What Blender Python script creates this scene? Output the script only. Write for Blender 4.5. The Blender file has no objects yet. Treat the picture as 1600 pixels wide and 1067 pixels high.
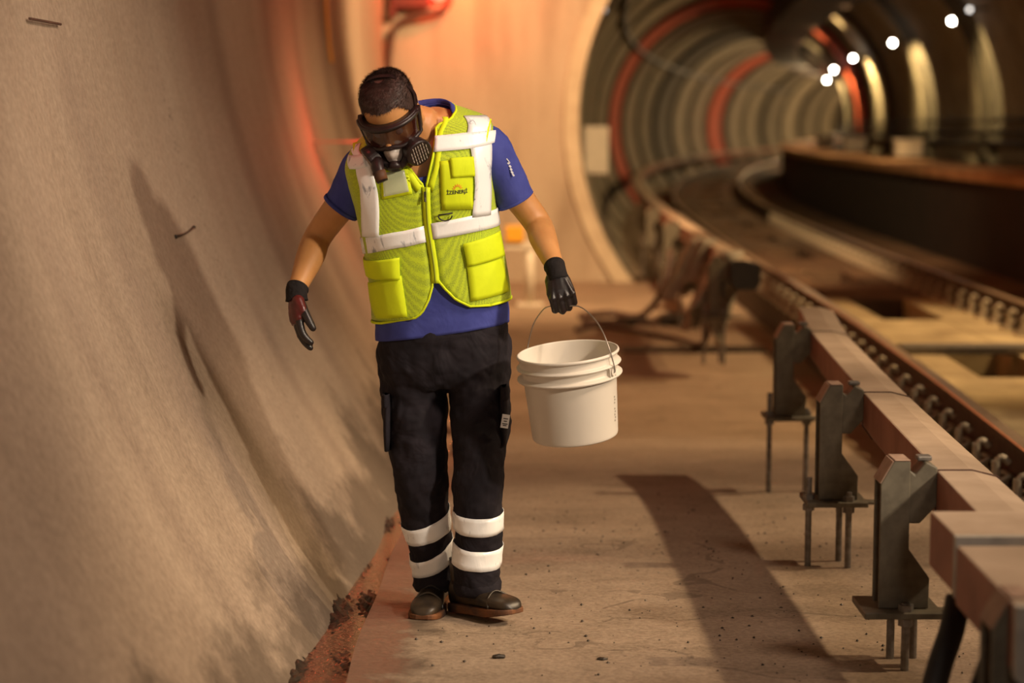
import bpy, bmesh, math, random
import numpy as np
from mathutils import Vector, Matrix

random.seed(7)
SC = bpy.context.scene
COL = SC.collection
PI = math.pi

# ------------------------------------------------------------------ camera
CAMZ = 1.515
F = 3000.0
PITCH = math.atan((533.5 - 200.0) / F)
cam_d = bpy.data.cameras.new('camera')
cam = bpy.data.objects.new('camera', cam_d)
COL.objects.link(cam)
cam.location = (0, 0, CAMZ)
cam.rotation_euler = (PI / 2 - PITCH, 0, 0)
cam_d.sensor_width = 36.0
cam_d.lens = F / 1600.0 * 36.0
cam_d.clip_end = 400
cam_d.dof.use_dof = True
cam_d.dof.focus_distance = 5.82
cam_d.dof.aperture_fstop = 1.7
SC.camera = cam

# ------------------------------------------------------------------ world, exposure
SC.view_settings.view_transform = 'Standard'
SC.view_settings.look = 'None'
SC.view_settings.gamma = 1.0
SC.view_settings.use_curve_mapping = False
SC.view_settings.exposure = 0.0
SC.cycles.use_denoising = True
SC.cycles.max_bounces = 6
SC.cycles.sample_clamp_indirect = 6
wd = bpy.data.worlds.new('world')
SC.world = wd
wd.use_nodes = True
wd.node_tree.nodes['Background'].inputs[0].default_value = (1.0, 0.72, 0.48, 1)
wd.node_tree.nodes['Background'].inputs[1].default_value = 0.05


def lamp(name, kind, loc, energy, color, size=0.1, target=None, spot=None, blend=0.5, shape=None, sy=None):
    d = bpy.data.lights.new(name, kind)
    d.energy = energy
    d.color = color
    if kind in ('POINT', 'SPOT'):
        d.shadow_soft_size = size
    if kind == 'AREA':
        d.size = size
        if sy:
            d.shape = 'RECTANGLE'
            d.size_y = sy
    if kind == 'SPOT':
        d.spot_size = math.radians(spot)
        d.spot_blend = blend
    o = bpy.data.objects.new(name, d)
    COL.objects.link(o)
    o.location = loc
    if target is not None:
        o.rotation_euler = (Vector(target) - Vector(loc)).to_track_quat('-Z', 'Y').to_euler()
    return o


WARM = (1.0, 0.74, 0.48)
# work light off to the right: the light on the man, it throws his shadow on the wall
lamp('key_light', 'SPOT', (3.7, 2.2, 3.0), 920, (1.0, 0.83, 0.63), 0.17, (-0.42, 5.95, 0.95), 34, 0.6)
# weak light from where the photographer stands
lamp('front_light', 'SPOT', (0.5, -0.6, 1.9), 85, (1.0, 0.86, 0.70), 0.15, (0.15, 6.0, 0.75), 40, 0.8)
# lamps high on the right side of the chamber, they throw the rail's shadow on the path
for yl in (5.0, 7.0, 8.9):
    lamp('side_light', 'SPOT', (6.1, yl, 5.1), 1120, (1.0, 0.74, 0.46), 0.07, (1.05, yl, 0.05), 30, 0.5)
lamp('side_light', 'SPOT', (6.1, 13.2, 5.1), 1500, (1.0, 0.66, 0.34), 0.10, (1.2, 13.4, -0.2), 60, 0.5)
lamp('side_light', 'SPOT', (5.6, 11.0, 5.4), 900, (1.0, 0.66, 0.30), 0.10, (3.2, 12.5, 0.0), 60, 0.6)
# sodium light at the end of the chamber
lamp('end_light', 'SPOT', (2.2, 15.0, 5.6), 3500, (1.0, 0.65, 0.33), 0.3, (0.0, 21.5, 1.6), 85, 0.6)
# fill lights added to brighten the left wall
wl = lamp('wall_fill', 'AREA', (3.4, 3.2, 5.6), 52, (1.0, 0.77, 0.60), 1.3, (-1.3, 5.2, 1.4))
wl.data.spread = math.radians(75)
lamp('wall_fill', 'SPOT', (3.6, 7.5, 5.7), 430, (1.0, 0.74, 0.50), 0.3, (-1.4, 12.5, 2.2), 64, 0.9)
# red beacons, plus a red spot added for the head
lamp('red_light', 'POINT', (-1.05, 12.5, 3.25), 36, (1.0, 0.05, 0.02), 0.08)
lamp('red_light', 'POINT', (-0.86, 12.45, 1.50), 9, (1.0, 0.04, 0.02), 0.022)
lamp('red_light', 'SPOT', (-0.95, 4.7, 3.9), 95, (1.0, 0.06, 0.06), 0.05, (-0.37, 5.78, 1.66), 10, 0.9)  # unseen spot without a beacon, added to redden the head
lamp('red_light', 'POINT', (-0.55, 21.3, 3.2), 60, (1.0, 0.10, 0.03), 0.05)


# ------------------------------------------------------------------ projection
_fw = Vector((0, math.cos(PITCH), -math.sin(PITCH)))
_up = Vector((0, math.sin(PITCH), math.cos(PITCH)))
_C = Vector((0, 0, CAMZ))


def P(px, py, Y):
    """world point seen at pixel (px,py) at distance Y along the tunnel"""
    d = _fw + _up * ((533.5 - py) / F) + Vector(((px - 800) / F, 0, 0))
    return _C + d * (Y / d.y)


def proj(p):
    q = Vector(p) - _C
    w = q.dot(_fw)
    return (800 + F * q.x / w, 533.5 - F * q.dot(_up) / w)


def px2m(Y):
    return Y / F


# ------------------------------------------------------------------ alignment of the place
def interp(tab, y):
    if y <= tab[0][0]:
        a, b = tab[0], tab[1]
    elif y >= tab[-1][0]:
        a, b = tab[-2], tab[-1]
    else:
        for a, b in zip(tab, tab[1:]):
            if a[0] <= y <= b[0]:
                break
    n = len(tab)
    i = tab.index(a)
    y0, v0 = a
    y1, v1 = b
    if y <= tab[0][0] or y >= tab[-1][0]:
        return v0 + (v1 - v0) * (y - y0) / (y1 - y0)
    m0 = (v1 - tab[i - 1][1]) / (y1 - tab[i - 1][0]) if i > 0 else (v1 - v0) / (y1 - y0)
    m1 = (tab[i + 2][1] - v0) / (tab[i + 2][0] - y0) if i + 2 < n else (v1 - v0) / (y1 - y0)
    h = y1 - y0
    t = (y - y0) / h
    return (v0 * (2 * t ** 3 - 3 * t * t + 1) + m0 * h * (t ** 3 - 2 * t * t + t)
            + v1 * (-2 * t ** 3 + 3 * t * t) + m1 * h * (t ** 3 - t * t))


def cx(y):
    d = y - 21.8
    return 3.7 + 0.02 * d + (0.002 * d * d if d > 0 else 0)


_tr = [(0, 0.98), (5.155, 1.243), (6.7, 1.324), (8.53, 1.42), (10.0, 1.49), (13.2, 1.60), (21.8, 1.74), (30, 2.0)]
_tr += [(float(y), cx(y) - 2.06) for y in range(36, 130, 6)]


def tr(y):
    return interp(_tr, y)


def zf(y):
    if y < 3.0:
        return 0.138
    if y < 9.5:
        return -0.047 * (y - 5.94)
    return -0.167 - 0.058 * (1 - math.exp(-(y - 9.5) / 1.2))


# ------------------------------------------------------------------ materials
def new_mat(name):
    m = bpy.data.materials.new(name)
    m.use_nodes = True
    nt = m.node_tree
    return m, nt, nt.nodes['Principled BSDF']


def N(nt, kind, **kw):
    n = nt.nodes.new(kind)
    for k, v in kw.items():
        if hasattr(n, k):
            setattr(n, k, v)
        else:
            n.inputs[k].default_value = v
    return n


def ramp(nt, fac, stops):
    r = nt.nodes.new('ShaderNodeValToRGB')
    while len(r.color_ramp.elements) < len(stops):
        r.color_ramp.elements.new(0.5)
    for e, (p, c) in zip(r.color_ramp.elements, stops):
        e.position = p
        e.color = (*c, 1) if len(c) == 3 else c
    nt.links.new(fac, r.inputs[0])
    return r


def mixc(nt, fac, a, b, mode='MIX'):
    m = nt.nodes.new('ShaderNodeMix')
    m.data_type = 'RGBA'
    m.blend_type = mode
    for s, v in ((m.inputs[0], fac), (m.inputs[6], a), (m.inputs[7], b)):
        if isinstance(v, (int, float)):
            s.default_value = v
        elif isinstance(v, tuple):
            s.default_value = (*v, 1)
        else:
            nt.links.new(v, s)
    return m.outputs[2]


def mth(nt, op, a, b=None, c=None, clamp=False):
    m = nt.nodes.new('ShaderNodeMath')
    m.operation = op
    m.use_clamp = clamp
    for i, v in enumerate((a, b, c)):
        if v is None:
            continue
        if isinstance(v, (int, float)):
            m.inputs[i].default_value = v
        else:
            nt.links.new(v, m.inputs[i])
    return m.outputs[0]


def coords(nt, scale=(1, 1, 1)):
    tc = nt.nodes.new('ShaderNodeTexCoord')
    mp = nt.nodes.new('ShaderNodeMapping')
    mp.inputs['Scale'].default_value = scale
    nt.links.new(tc.outputs['Object'], mp.inputs['Vector'])
    return mp.outputs[0]


def noise(nt, vec, scale, detail=4, rough=0.55, dist=0.0):
    n = nt.nodes.new('ShaderNodeTexNoise')
    n.inputs['Scale'].default_value = scale
    n.inputs['Detail'].default_value = detail
    n.inputs['Roughness'].default_value = rough
    n.inputs['Distortion'].default_value = dist
    nt.links.new(vec, n.inputs['Vector'])
    return n.outputs['Fac']


def bump(nt, bs, h, strength=0.3, dist=0.01):
    b = nt.nodes.new('ShaderNodeBump')
    b.inputs['Strength'].default_value = strength
    b.inputs['Distance'].default_value = dist
    nt.links.new(h, b.inputs['Height'])
    nt.links.new(b.outputs[0], bs.inputs['Normal'])
    return b


def simple(name, c1, c2=None, rough=0.6, metal=0.0, scale=20, bstr=0.15, bscale=None, bdist=0.002, stretch=(1, 1, 1), spec=0.5, coat=0.0, lo=0.35, hi=0.65):
    m, nt, bs = new_mat(name)
    c2 = c2 or c1
    v = coords(nt, stretch)
    f = noise(nt, v, scale, 5)
    r = ramp(nt, f, [(lo, c1), (hi, c2)])
    nt.links.new(r.outputs[0], bs.inputs['Base Color'])
    bs.inputs['Roughness'].default_value = rough
    bs.inputs['Metallic'].default_value = metal
    bs.inputs['Specular IOR Level'].default_value = spec
    bs.inputs['Coat Weight'].default_value = coat
    if bstr:
        bump(nt, bs, noise(nt, v, bscale or scale * 3, 4), bstr, bdist)
    return m


M = {}


def wall_material():
    m, nt, bs = new_mat('stained_concrete')
    v = coords(nt)
    sep = nt.nodes.new('ShaderNodeSeparateXYZ')
    nt.links.new(v, sep.inputs[0])
    X, Y, Z = sep.outputs
    # streaks that run down the curve
    sv = coords(nt, (0.25, 2.2, 0.25))
    s1 = noise(nt, sv, 1.6, 5, 0.6, 0.3)
    sv2 = coords(nt, (0.5, 7, 0.5))
    s2 = noise(nt, sv2, 2.0, 4, 0.6)
    big = noise(nt, v, 0.9, 3)
    fine = noise(nt, v, 45, 6, 0.65)
    base = ramp(nt, s1, [(0.25, (0.250, 0.180, 0.125)), (0.46, (0.320, 0.236, 0.165)), (0.68, (0.355, 0.268, 0.19))]).outputs[0]
    base = mixc(nt, mth(nt, 'MULTIPLY', ramp(nt, s2, [(0.45, (0, 0, 0)), (0.75, (1, 1, 1))]).outputs[0], 0.18), base, (0.27, 0.19, 0.135))
    base = mixc(nt, mth(nt, 'MULTIPLY', ramp(nt, big, [(0.4, (0, 0, 0)), (0.65, (1, 1, 1))]).outputs[0], 0.35), base, (0.45, 0.335, 0.25))
    base = mixc(nt, 0.30, base, ramp(nt, fine, [(0.35, (0.16, 0.12, 0.085)), (0.65, (0.52, 0.40, 0.29))]).outputs[0])
    # wobbly ring streaks of grime, each at its place along the tunnel
    wob = mth(nt, 'MULTIPLY', mth(nt, 'SUBTRACT', noise(nt, coords(nt, (0.3, 0.3, 1.0)), 1.6, 3), 0.5), 0.30)
    edge = mth(nt, 'MULTIPLY', mth(nt, 'SUBTRACT', noise(nt, v, 9, 4), 0.5), 0.08)
    yy = mth(nt, 'ADD', mth(nt, 'ADD', Y, wob), edge)

    def streak(y0, w, z0, z1, amt, fade=0.25):
        d = mth(nt, 'ABSOLUTE', mth(nt, 'SUBTRACT', yy, y0))
        a = mth(nt, 'SUBTRACT', 1.0, mth(nt, 'DIVIDE', d, w), clamp=True)
        a = mth(nt, 'POWER', a, 0.7)
        top = mth(nt, 'DIVIDE', mth(nt, 'SUBTRACT', z1, Z), fade, clamp=True)
        bot = mth(nt, 'DIVIDE', mth(nt, 'SUBTRACT', Z, z0), fade, clamp=True)
        return mth(nt, 'MULTIPLY', mth(nt, 'MULTIPLY', a, mth(nt, 'MULTIPLY', top, bot)), amt)
    dark = (0.12, 0.075, 0.06)
    for args in ((5.95, 0.22, 0.2, 1.9, 0.20), (9.2, 0.25, 0.2, 3.0, 0.34),
                 (11.2, 0.4, 0.3, 4.0, 0.45), (12.8, 0.3, 0.3, 4.0, 0.40), (14.6, 0.4, 0.3, 4.0, 0.45), (5.1, 0.2, 0.1, 1.5, 0.16), (7.9, 0.18, -0.2, 0.9, 0.25)):
        base = mixc(nt, streak(*args), base, dark)
    # line of small pits
    pit = nt.nodes.new('ShaderNodeTexVoronoi')
    pit.inputs['Scale'].default_value = 32
    nt.links.new(v, pit.inputs['Vector'])
    pits = mth(nt, 'LESS_THAN', pit.outputs['Distance'], 0.22)
    line = streak(7.45, 0.07, 0.2, 1.9, 1.0, 0.3)
    base = mixc(nt, mth(nt, 'MULTIPLY', pits, mth(nt, 'MULTIPLY', line, 0.8)), base, (0.05, 0.04, 0.03))
    # dirt thrown up at the foot
    foot = mth(nt, 'DIVIDE', mth(nt, 'SUBTRACT', 0.32, mth(nt, 'ADD', Z, mth(nt, 'MULTIPLY', mth(nt, 'SUBTRACT', noise(nt, coords(nt, (1, 0.8, 1)), 3.0, 6, 0.65), 0.45), 1.3))), 0.22, clamp=True)
    base = mixc(nt, mth(nt, 'MULTIPLY', foot, 0.72), base, (0.085, 0.06, 0.04))
    nt.links.new(base, bs.inputs['Base Color'])
    bs.inputs['Roughness'].default_value = 0.72
    bs.inputs['Specular IOR Level'].default_value = 0.3
    h = mth(nt, 'ADD', mth(nt, 'MULTIPLY', fine, 0.35), mth(nt, 'ADD', mth(nt, 'MULTIPLY', s1, 2.0), mth(nt, 'MULTIPLY', noise(nt, v, 6, 4), 0.8)))
    h = mth(nt, 'SUBTRACT', h, mth(nt, 'MULTIPLY', mth(nt, 'MULTIPLY', pits, line), 0.5))
    bump(nt, bs, h, 0.5, 0.012)
    return m


def end_wall_material():
    m, nt, bs = new_mat('board_marked_concrete')
    v = coords(nt, (1, 1, 0.18))
    s = noise(nt, v, 2.2, 5, 0.6, 0.2)
    f = noise(nt, coords(nt), 30, 5)
    base = ramp(nt, s, [(0.3, (0.30, 0.22, 0.15)), (0.5, (0.46, 0.36, 0.26)), (0.7, (0.52, 0.43, 0.32))]).outputs[0]
    base = mixc(nt, 0.2, base, ramp(nt, f, [(0.3, (0.25, 0.2, 0.14)), (0.7, (0.6, 0.5, 0.4))]).outputs[0])
    nt.links.new(base, bs.inputs['Base Color'])
    bs.inputs['Roughness'].default_value = 0.8
    bump(nt, bs, s, 0.4, 0.03)
    return m


def floor_material():
    m, nt, bs = new_mat('dusty_concrete_floor')
    v = coords(nt)
    a = noise(nt, coords(nt, (0.7, 1.6, 1)), 1.3, 6, 0.62, 0.4)
    b = noise(nt, v, 6, 6, 0.65, 0.3)
    c = noise(nt, v, 60, 5, 0.7)
    base = ramp(nt, a, [(0.3, (0.12, 0.085, 0.055)), (0.5, (0.270, 0.192, 0.133)), (0.68, (0.355, 0.262, 0.185))]).outputs[0]
    base = mixc(nt, 0.35, base, ramp(nt, b, [(0.3, (0.10, 0.073, 0.048)), (0.52, (0.285, 0.207, 0.144)), (0.75, (0.40, 0.305, 0.225))]).outputs[0])
    base = mixc(nt, 0.32, base, ramp(nt, c, [(0.36, (0.10, 0.075, 0.05)), (0.62, (0.44, 0.34, 0.24))]).outputs[0])
    # specks of grit
    vo = nt.nodes.new('ShaderNodeTexVoronoi')
    vo.inputs['Scale'].default_value = 26
    nt.links.new(v, vo.inputs['Vector'])
    sp = mth(nt, 'MULTIPLY', mth(nt, 'LESS_THAN', vo.outputs['Distance'], 0.10), mth(nt, 'GREATER_THAN', noise(nt, v, 2.2, 3), 0.52))
    base = mixc(nt, mth(nt, 'MULTIPLY', sp, 0.75), base, (0.05, 0.035, 0.025))
    # short cracks across the path
    cr = nt.nodes.new('ShaderNodeTexVoronoi')
    cr.feature = 'DISTANCE_TO_EDGE'
    cr.inputs['Scale'].default_value = 0.62
    dv = nt.nodes.new('ShaderNodeVectorMath')
    dv.operation = 'ADD'
    nz = nt.nodes.new('ShaderNodeTexNoise')
    nz.inputs['Scale'].default_value = 2.0
    nt.links.new(v, nz.inputs['Vector'])
    sc = nt.nodes.new('ShaderNodeVectorMath')
    sc.operation = 'SCALE'
    sc.inputs['Scale'].default_value = 0.5
    nt.links.new(nz.outputs['Color'], sc.inputs[0])
    nt.links.new(coords(nt, (0.35, 1.7, 1)), dv.inputs[0])
    nt.links.new(sc.outputs[0], dv.inputs[1])
    nt.links.new(dv.outputs[0], cr.inputs['Vector'])
    crk = mth(nt, 'MULTIPLY', mth(nt, 'LESS_THAN', cr.outputs['Distance'], 0.004), mth(nt, 'GREATER_THAN', b, 0.47))
    base = mixc(nt, mth(nt, 'MULTIPLY', crk, 0.45), base, (0.07, 0.05, 0.035))
    # wet dirt along the gutter
    sep = nt.nodes.new('ShaderNodeSeparateXYZ')
    nt.links.new(v, sep.inputs[0])
    d = mth(nt, 'DIVIDE', mth(nt, 'SUBTRACT', -0.22, mth(nt, 'ADD', sep.outputs[0], mth(nt, 'MULTIPLY', mth(nt, 'SUBTRACT', b, 0.5), 0.5))), 0.12, clamp=True)
    base = mixc(nt, mth(nt, 'MULTIPLY', d, 0.7), base, (0.075, 0.055, 0.04))
    nt.links.new(base, bs.inputs['Base Color'])
    rr = mth(nt, 'SUBTRACT', 0.8, mth(nt, 'MULTIPLY', d, 0.35))
    nt.links.new(rr, bs.inputs['Roughness'])
    bs.inputs['Specular IOR Level'].default_value = 0.3
    h = mth(nt, 'SUBTRACT', mth(nt, 'ADD', mth(nt, 'MULTIPLY', c, 0.2), mth(nt, 'ADD', b, a)), mth(nt, 'ADD', mth(nt, 'MULTIPLY', sp, -0.4), crk))
    bump(nt, bs, h, 0.55, 0.012)
    return m


def mesh_fabric(name, ca, cb, scale=260):
    m, nt, bs = new_mat(name)
    v = coords(nt)
    vo = nt.nodes.new('ShaderNodeTexVoronoi')
    vo.inputs['Scale'].default_value = scale
    vo.inputs['Randomness'].default_value = 0.25
    nt.links.new(v, vo.inputs['Vector'])
    r = ramp(nt, vo.outputs['Distance'], [(0.25, cb), (0.5, ca)])
    nt.links.new(r.outputs[0], bs.inputs['Base Color'])
    bs.inputs['Roughness'].default_value = 0.7
    bs.inputs['Sheen Weight'].default_value = 0.2
    bump(nt, bs, vo.outputs['Distance'], 0.5, 0.0015)
    return m


def woven(name, c1, c2, rough=0.85, wrinkle=0.5, scale=9, sheen=0.0):
    m, nt, bs = new_mat(name)
    v = coords(nt)
    f = noise(nt, v, 14, 4)
    nt.links.new(ramp(nt, f, [(0.35, c1), (0.65, c2)]).outputs[0], bs.inputs['Base Color'])
    bs.inputs['Roughness'].default_value = rough
    bs.inputs['Specular IOR Level'].default_value = 0.25
    bs.inputs['Sheen Weight'].default_value = sheen
    w = noise(nt, coords(nt, (1, 1, 0.8)), scale, 3, 0.5, 1.2)
    fine = noise(nt, v, 700, 2)
    bump(nt, bs, mth(nt, 'ADD', w, mth(nt, 'MULTIPLY', fine, 0.04)), wrinkle, 0.02)
    return m


def skin_material():
    m, nt, bs = new_mat('tanned_skin')
    v = coords(nt)
    f = noise(nt, v, 12, 5)
    nt.links.new(ramp(nt, f, [(0.3, (0.50, 0.225, 0.075)), (0.7, (0.60, 0.29, 0.105))]).outputs[0], bs.inputs['Base Color'])
    bs.inputs['Roughness'].default_value = 0.5
    bs.inputs['Subsurface Weight'].default_value = 0.12
    bs.inputs['Subsurface Radius'].default_value = (0.012, 0.005, 0.002)
    bs.inputs['Subsurface Scale'].default_value = 0.5
    bump(nt, bs, noise(nt, v, 260, 3), 0.15, 0.001)
    return m


def tape_material():
    m, nt, bs = new_mat('silver_reflective_tape')
    v = coords(nt)
    f = noise(nt, coords(nt, (1, 1, 0.4)), 20, 4, 0.6, 1.5)
    c = ramp(nt, f, [(0.31, (0.30, 0.33, 0.38)), (0.40, (0.98, 0.99, 1.0)), (0.8, (1, 1, 1))])  # shade of the creases put into the colour as dark streaks
    nt.links.new(c.outputs[0], bs.inputs['Base Color'])
    bs.inputs['Roughness'].default_value = 0.35
    bs.inputs['Metallic'].default_value = 0.0
    bs.inputs['Specular IOR Level'].default_value = 1.0
    bump(nt, bs, f, 0.3, 0.004)
    return m


def puddle_material():
    m, nt, bs = new_mat('rippled_water')
    v = coords(nt)
    bs.inputs['Base Color'].default_value = (0.02, 0.014, 0.010, 1)
    bs.inputs['Roughness'].default_value = 0.10
    bs.inputs['Specular IOR Level'].default_value = 1.0
    bs.inputs['Coat Weight'].default_value = 0.5
    bs.inputs['Coat Roughness'].default_value = 0.03
    n = noise(nt, v, 38, 3, 0.6)
    bump(nt, bs, n, 1.0, 0.010)
    return m


def emis(name, col, st):
    m, nt, bs = new_mat(name)
    bs.inputs['Base Color'].default_value = (*col, 1)
    bs.inputs['Emission Color'].default_value = (*col, 1)
    bs.inputs['Emission Strength'].default_value = st
    return m


M['wall'] = wall_material()
M['endwall'] = end_wall_material()
M['floor'] = floor_material()
M['rim'] = simple('smooth_concrete_rim', (0.5, 0.4, 0.28), (0.6, 0.5, 0.36), 0.8, scale=6)
M['lining'] = simple('tunnel_lining_concrete', (0.22, 0.18, 0.13), (0.34, 0.29, 0.21), 0.85, scale=3, bstr=0.3, bdist=0.01)
M['lining_dark'] = simple('dark_ring_joint', (0.035, 0.028, 0.02), (0.06, 0.048, 0.034), 0.9, scale=3)  # darker band at each ring joint
M['lining_red'] = simple('red_painted_ring', (0.42, 0.07, 0.03), (0.52, 0.10, 0.045), 0.8, scale=4)
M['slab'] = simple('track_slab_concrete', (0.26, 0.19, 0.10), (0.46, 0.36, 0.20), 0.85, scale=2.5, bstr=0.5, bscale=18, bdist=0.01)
M['shadeslab'] = simple('shaded_track_slab', (0.07, 0.04, 0.022), (0.17, 0.10, 0.055), 0.8, scale=1.5, bstr=0.5, bscale=18, bdist=0.01)  # dimness of the far track bed put into the colour
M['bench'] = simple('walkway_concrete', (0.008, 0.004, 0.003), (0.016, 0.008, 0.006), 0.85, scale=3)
M['coping'] = simple('rusty_walkway_edge', (0.28, 0.14, 0.06), (0.40, 0.22, 0.10), 0.8, scale=4)
M['dust'] = simple('dusty_rail_cover_top', (0.33, 0.24, 0.165), (0.43, 0.32, 0.23), 0.75, scale=5, bstr=0.2)
M['redside'] = simple('red_brown_rail_cover_side', (0.20, 0.062, 0.034), (0.30, 0.115, 0.07), 0.55, scale=6)
M['greyend'] = simple('light_grey_cover_edge', (0.30, 0.27, 0.23), (0.40, 0.36, 0.31), 0.6, scale=20)
M['frp'] = simple('olive_grey_bracket', (0.105, 0.088, 0.060), (0.15, 0.128, 0.088), 0.6, scale=25, bstr=0.2)
M['frpside'] = simple('dusty_bracket_edge', (0.26, 0.165, 0.115), (0.35, 0.23, 0.165), 0.7, scale=25)
M['bolt'] = simple('galvanised_steel', (0.16, 0.14, 0.12), (0.26, 0.235, 0.21), 0.5, 0.6, scale=40)
M['darksteel'] = simple('dark_steel', (0.03, 0.024, 0.02), (0.06, 0.045, 0.035), 0.5, 0.5, scale=30)
M['railsteel'] = simple('brown_rail_web', (0.045, 0.028, 0.018), (0.085, 0.05, 0.03), 0.75, 0.1, scale=12)
M['railhead'] = simple('worn_rail_head', (0.42, 0.30, 0.20), (0.52, 0.39, 0.27), 0.35, 0.6, scale=20)
M['clip'] = simple('pale_spring_clip', (0.45, 0.38, 0.28), (0.55, 0.48, 0.36), 0.5, 0.3, scale=30)
M['black'] = simple('black_rubber_and_hollow', (0.012, 0.010, 0.010), (0.022, 0.018, 0.016), 0.6, scale=20)
M['white'] = simple('white_painted_metal', (0.62, 0.55, 0.44), (0.70, 0.62, 0.5), 0.5, scale=10)
M['yellow'] = simple('amber_yellow_paint', (0.80, 0.36, 0.02), (0.88, 0.42, 0.03), 0.5, scale=10)
M['redbox'] = simple('dark_red_box', (0.10, 0.012, 0.008), (0.14, 0.02, 0.012), 0.5, scale=10)
M['cable'] = simple('brown_cable', (0.06, 0.03, 0.02), (0.10, 0.045, 0.03), 0.6, scale=10)
M['cloth'] = simple('dusty_grey_sheet', (0.20, 0.17, 0.13), (0.32, 0.275, 0.21), 0.6, scale=7, bstr=0.4)
M['mud'] = simple('wet_mud', (0.008, 0.006, 0.004), (0.04, 0.028, 0.018), 0.5, scale=16, bstr=0.8, bscale=40, bdist=0.01)
M['puddle'] = puddle_material()
M['duct'] = simple('crown_shade_brown', (0.022, 0.009, 0.006), (0.035, 0.014, 0.009), 0.7, scale=4)  # shade of the unlit crown put into a dark colour
M['lampglow'] = emis('lit_lamp_glass', (1.0, 0.93, 0.78), 60)
M['lampdim'] = emis('dim_lamp_glass', (1.0, 0.93, 0.85), 3.0)
M['redglow'] = emis('lit_red_lens', (1.0, 0.06, 0.03), 12)

M['skin'] = skin_material()
M['shirt'] = woven('blue_polo_cotton', (0.045, 0.055, 0.26), (0.06, 0.075, 0.32), 0.8, 0.35, 8)
M['trousers'] = woven('black_navy_workwear', (0.010, 0.008, 0.012), (0.017, 0.013, 0.018), 0.85, 1.0, 7)
M['vest'] = mesh_fabric('hi_vis_yellow_mesh', (0.52, 0.66, 0.012), (0.20, 0.28, 0.02))
M['vestsolid'] = woven('hi_vis_yellow_cloth', (0.66, 0.80, 0.012), (0.72, 0.86, 0.015), 0.7, 0.2, 10)
M['tape'] = tape_material()
M['hair'] = simple('short_dark_hair', (0.024, 0.010, 0.007), (0.065, 0.032, 0.024), 0.6, scale=40, bstr=0)
M['glove'] = simple('dark_nitrile_glove', (0.010, 0.007, 0.007), (0.02, 0.012, 0.012), 0.38, scale=30, bstr=0.2)
M['maroon'] = simple('maroon_glove_palm', (0.075, 0.010, 0.010), (0.11, 0.016, 0.014), 0.28, scale=30, bstr=0.2)
M['cuff'] = woven('black_knit_cuff', (0.010, 0.008, 0.008), (0.018, 0.014, 0.014), 0.9, 0.3, 40)
M['boot'] = simple('scuffed_dark_leather', (0.008, 0.006, 0.005), (0.055, 0.036, 0.020), 0.42, scale=14, bstr=0.5, bscale=30)
M['sole'] = simple('orange_brown_sole', (0.03, 0.014, 0.009), (0.20, 0.07, 0.018), 0.7, scale=12)
M['maskblack'] = simple('black_mask_rubber', (0.012, 0.006, 0.006), (0.022, 0.010, 0.010), 0.4, scale=30)
M['maskgrey'] = simple('pale_grey_facepiece', (0.42, 0.36, 0.32), (0.55, 0.48, 0.43), 0.4, scale=20)
M['slot'] = simple('pale_filter_slot', (0.5, 0.42, 0.36), None, 0.6, scale=10)
M['bucket'] = simple('off_white_plastic', (0.62, 0.56, 0.48), (0.66, 0.60, 0.52), 0.42, scale=4, bstr=0.05, bscale=30)
M['wire'] = simple('steel_wire', (0.35, 0.31, 0.27), None, 0.35, 0.8, scale=10)
M['orange'] = simple('orange_print', (0.85, 0.22, 0.02), None, 0.6, scale=10, bstr=0)
M['darkprint'] = simple('dark_print', (0.03, 0.03, 0.02), None, 0.6, scale=10, bstr=0)
M['whiteprint'] = simple('white_print', (0.75, 0.75, 0.8), None, 0.6, scale=10, bstr=0)


def glass_mat(name, tint, alpha, rough=0.08):
    m, nt, bs = new_mat(name)
    bs.inputs['Base Color'].default_value = (*tint, 1)
    bs.inputs['Roughness'].default_value = rough
    bs.inputs['Alpha'].default_value = alpha
    bs.inputs['Specular IOR Level'].default_value = 0.8
    return m


M['lens'] = glass_mat('smoky_goggle_lens', (0.04, 0.009, 0.006), 0.72)
M['clear'] = glass_mat('clear_pocket_film', (0.75, 0.76, 0.66), 0.42, 0.15)


# ------------------------------------------------------------------ mesh helpers
def obj(name, bm, mat=None, parent=None, smooth=False, label=None, cat=None, group=None, kind=None, mats=None, loc=None, recalc=True):
    if recalc:
        bmesh.ops.recalc_face_normals(bm, faces=bm.faces)
    me = bpy.data.meshes.new(name)
    bm.to_mesh(me)
    bm.free()
    if smooth:
        me.polygons.foreach_set('use_smooth', [True] * len(me.polygons))
    for mm in (mats or [mat]):
        if mm:
            me.materials.append(mm)
    o = bpy.data.objects.new(name, me)
    COL.objects.link(o)
    if parent is not None:
        o.parent = parent
    if loc is not None:
        # move the origin: geometry stays where it is
        me.transform(Matrix.Translation(-Vector(loc)))
        o.location = loc
    if label: o['label'] = label
    if cat: o['category'] = cat
    if group: o['group'] = group
    if kind: o['kind'] = kind
    return o


def thing(name, label, cat, loc=(0, 0, 0), group=None):
    o = bpy.data.objects.new(name, None)
    o.empty_display_size = 0.1
    COL.objects.link(o)
    o.location = loc
    o['label'] = label
    o['category'] = cat
    if group: o['group'] = group
    return o


def B():
    return bmesh.new()


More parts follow.
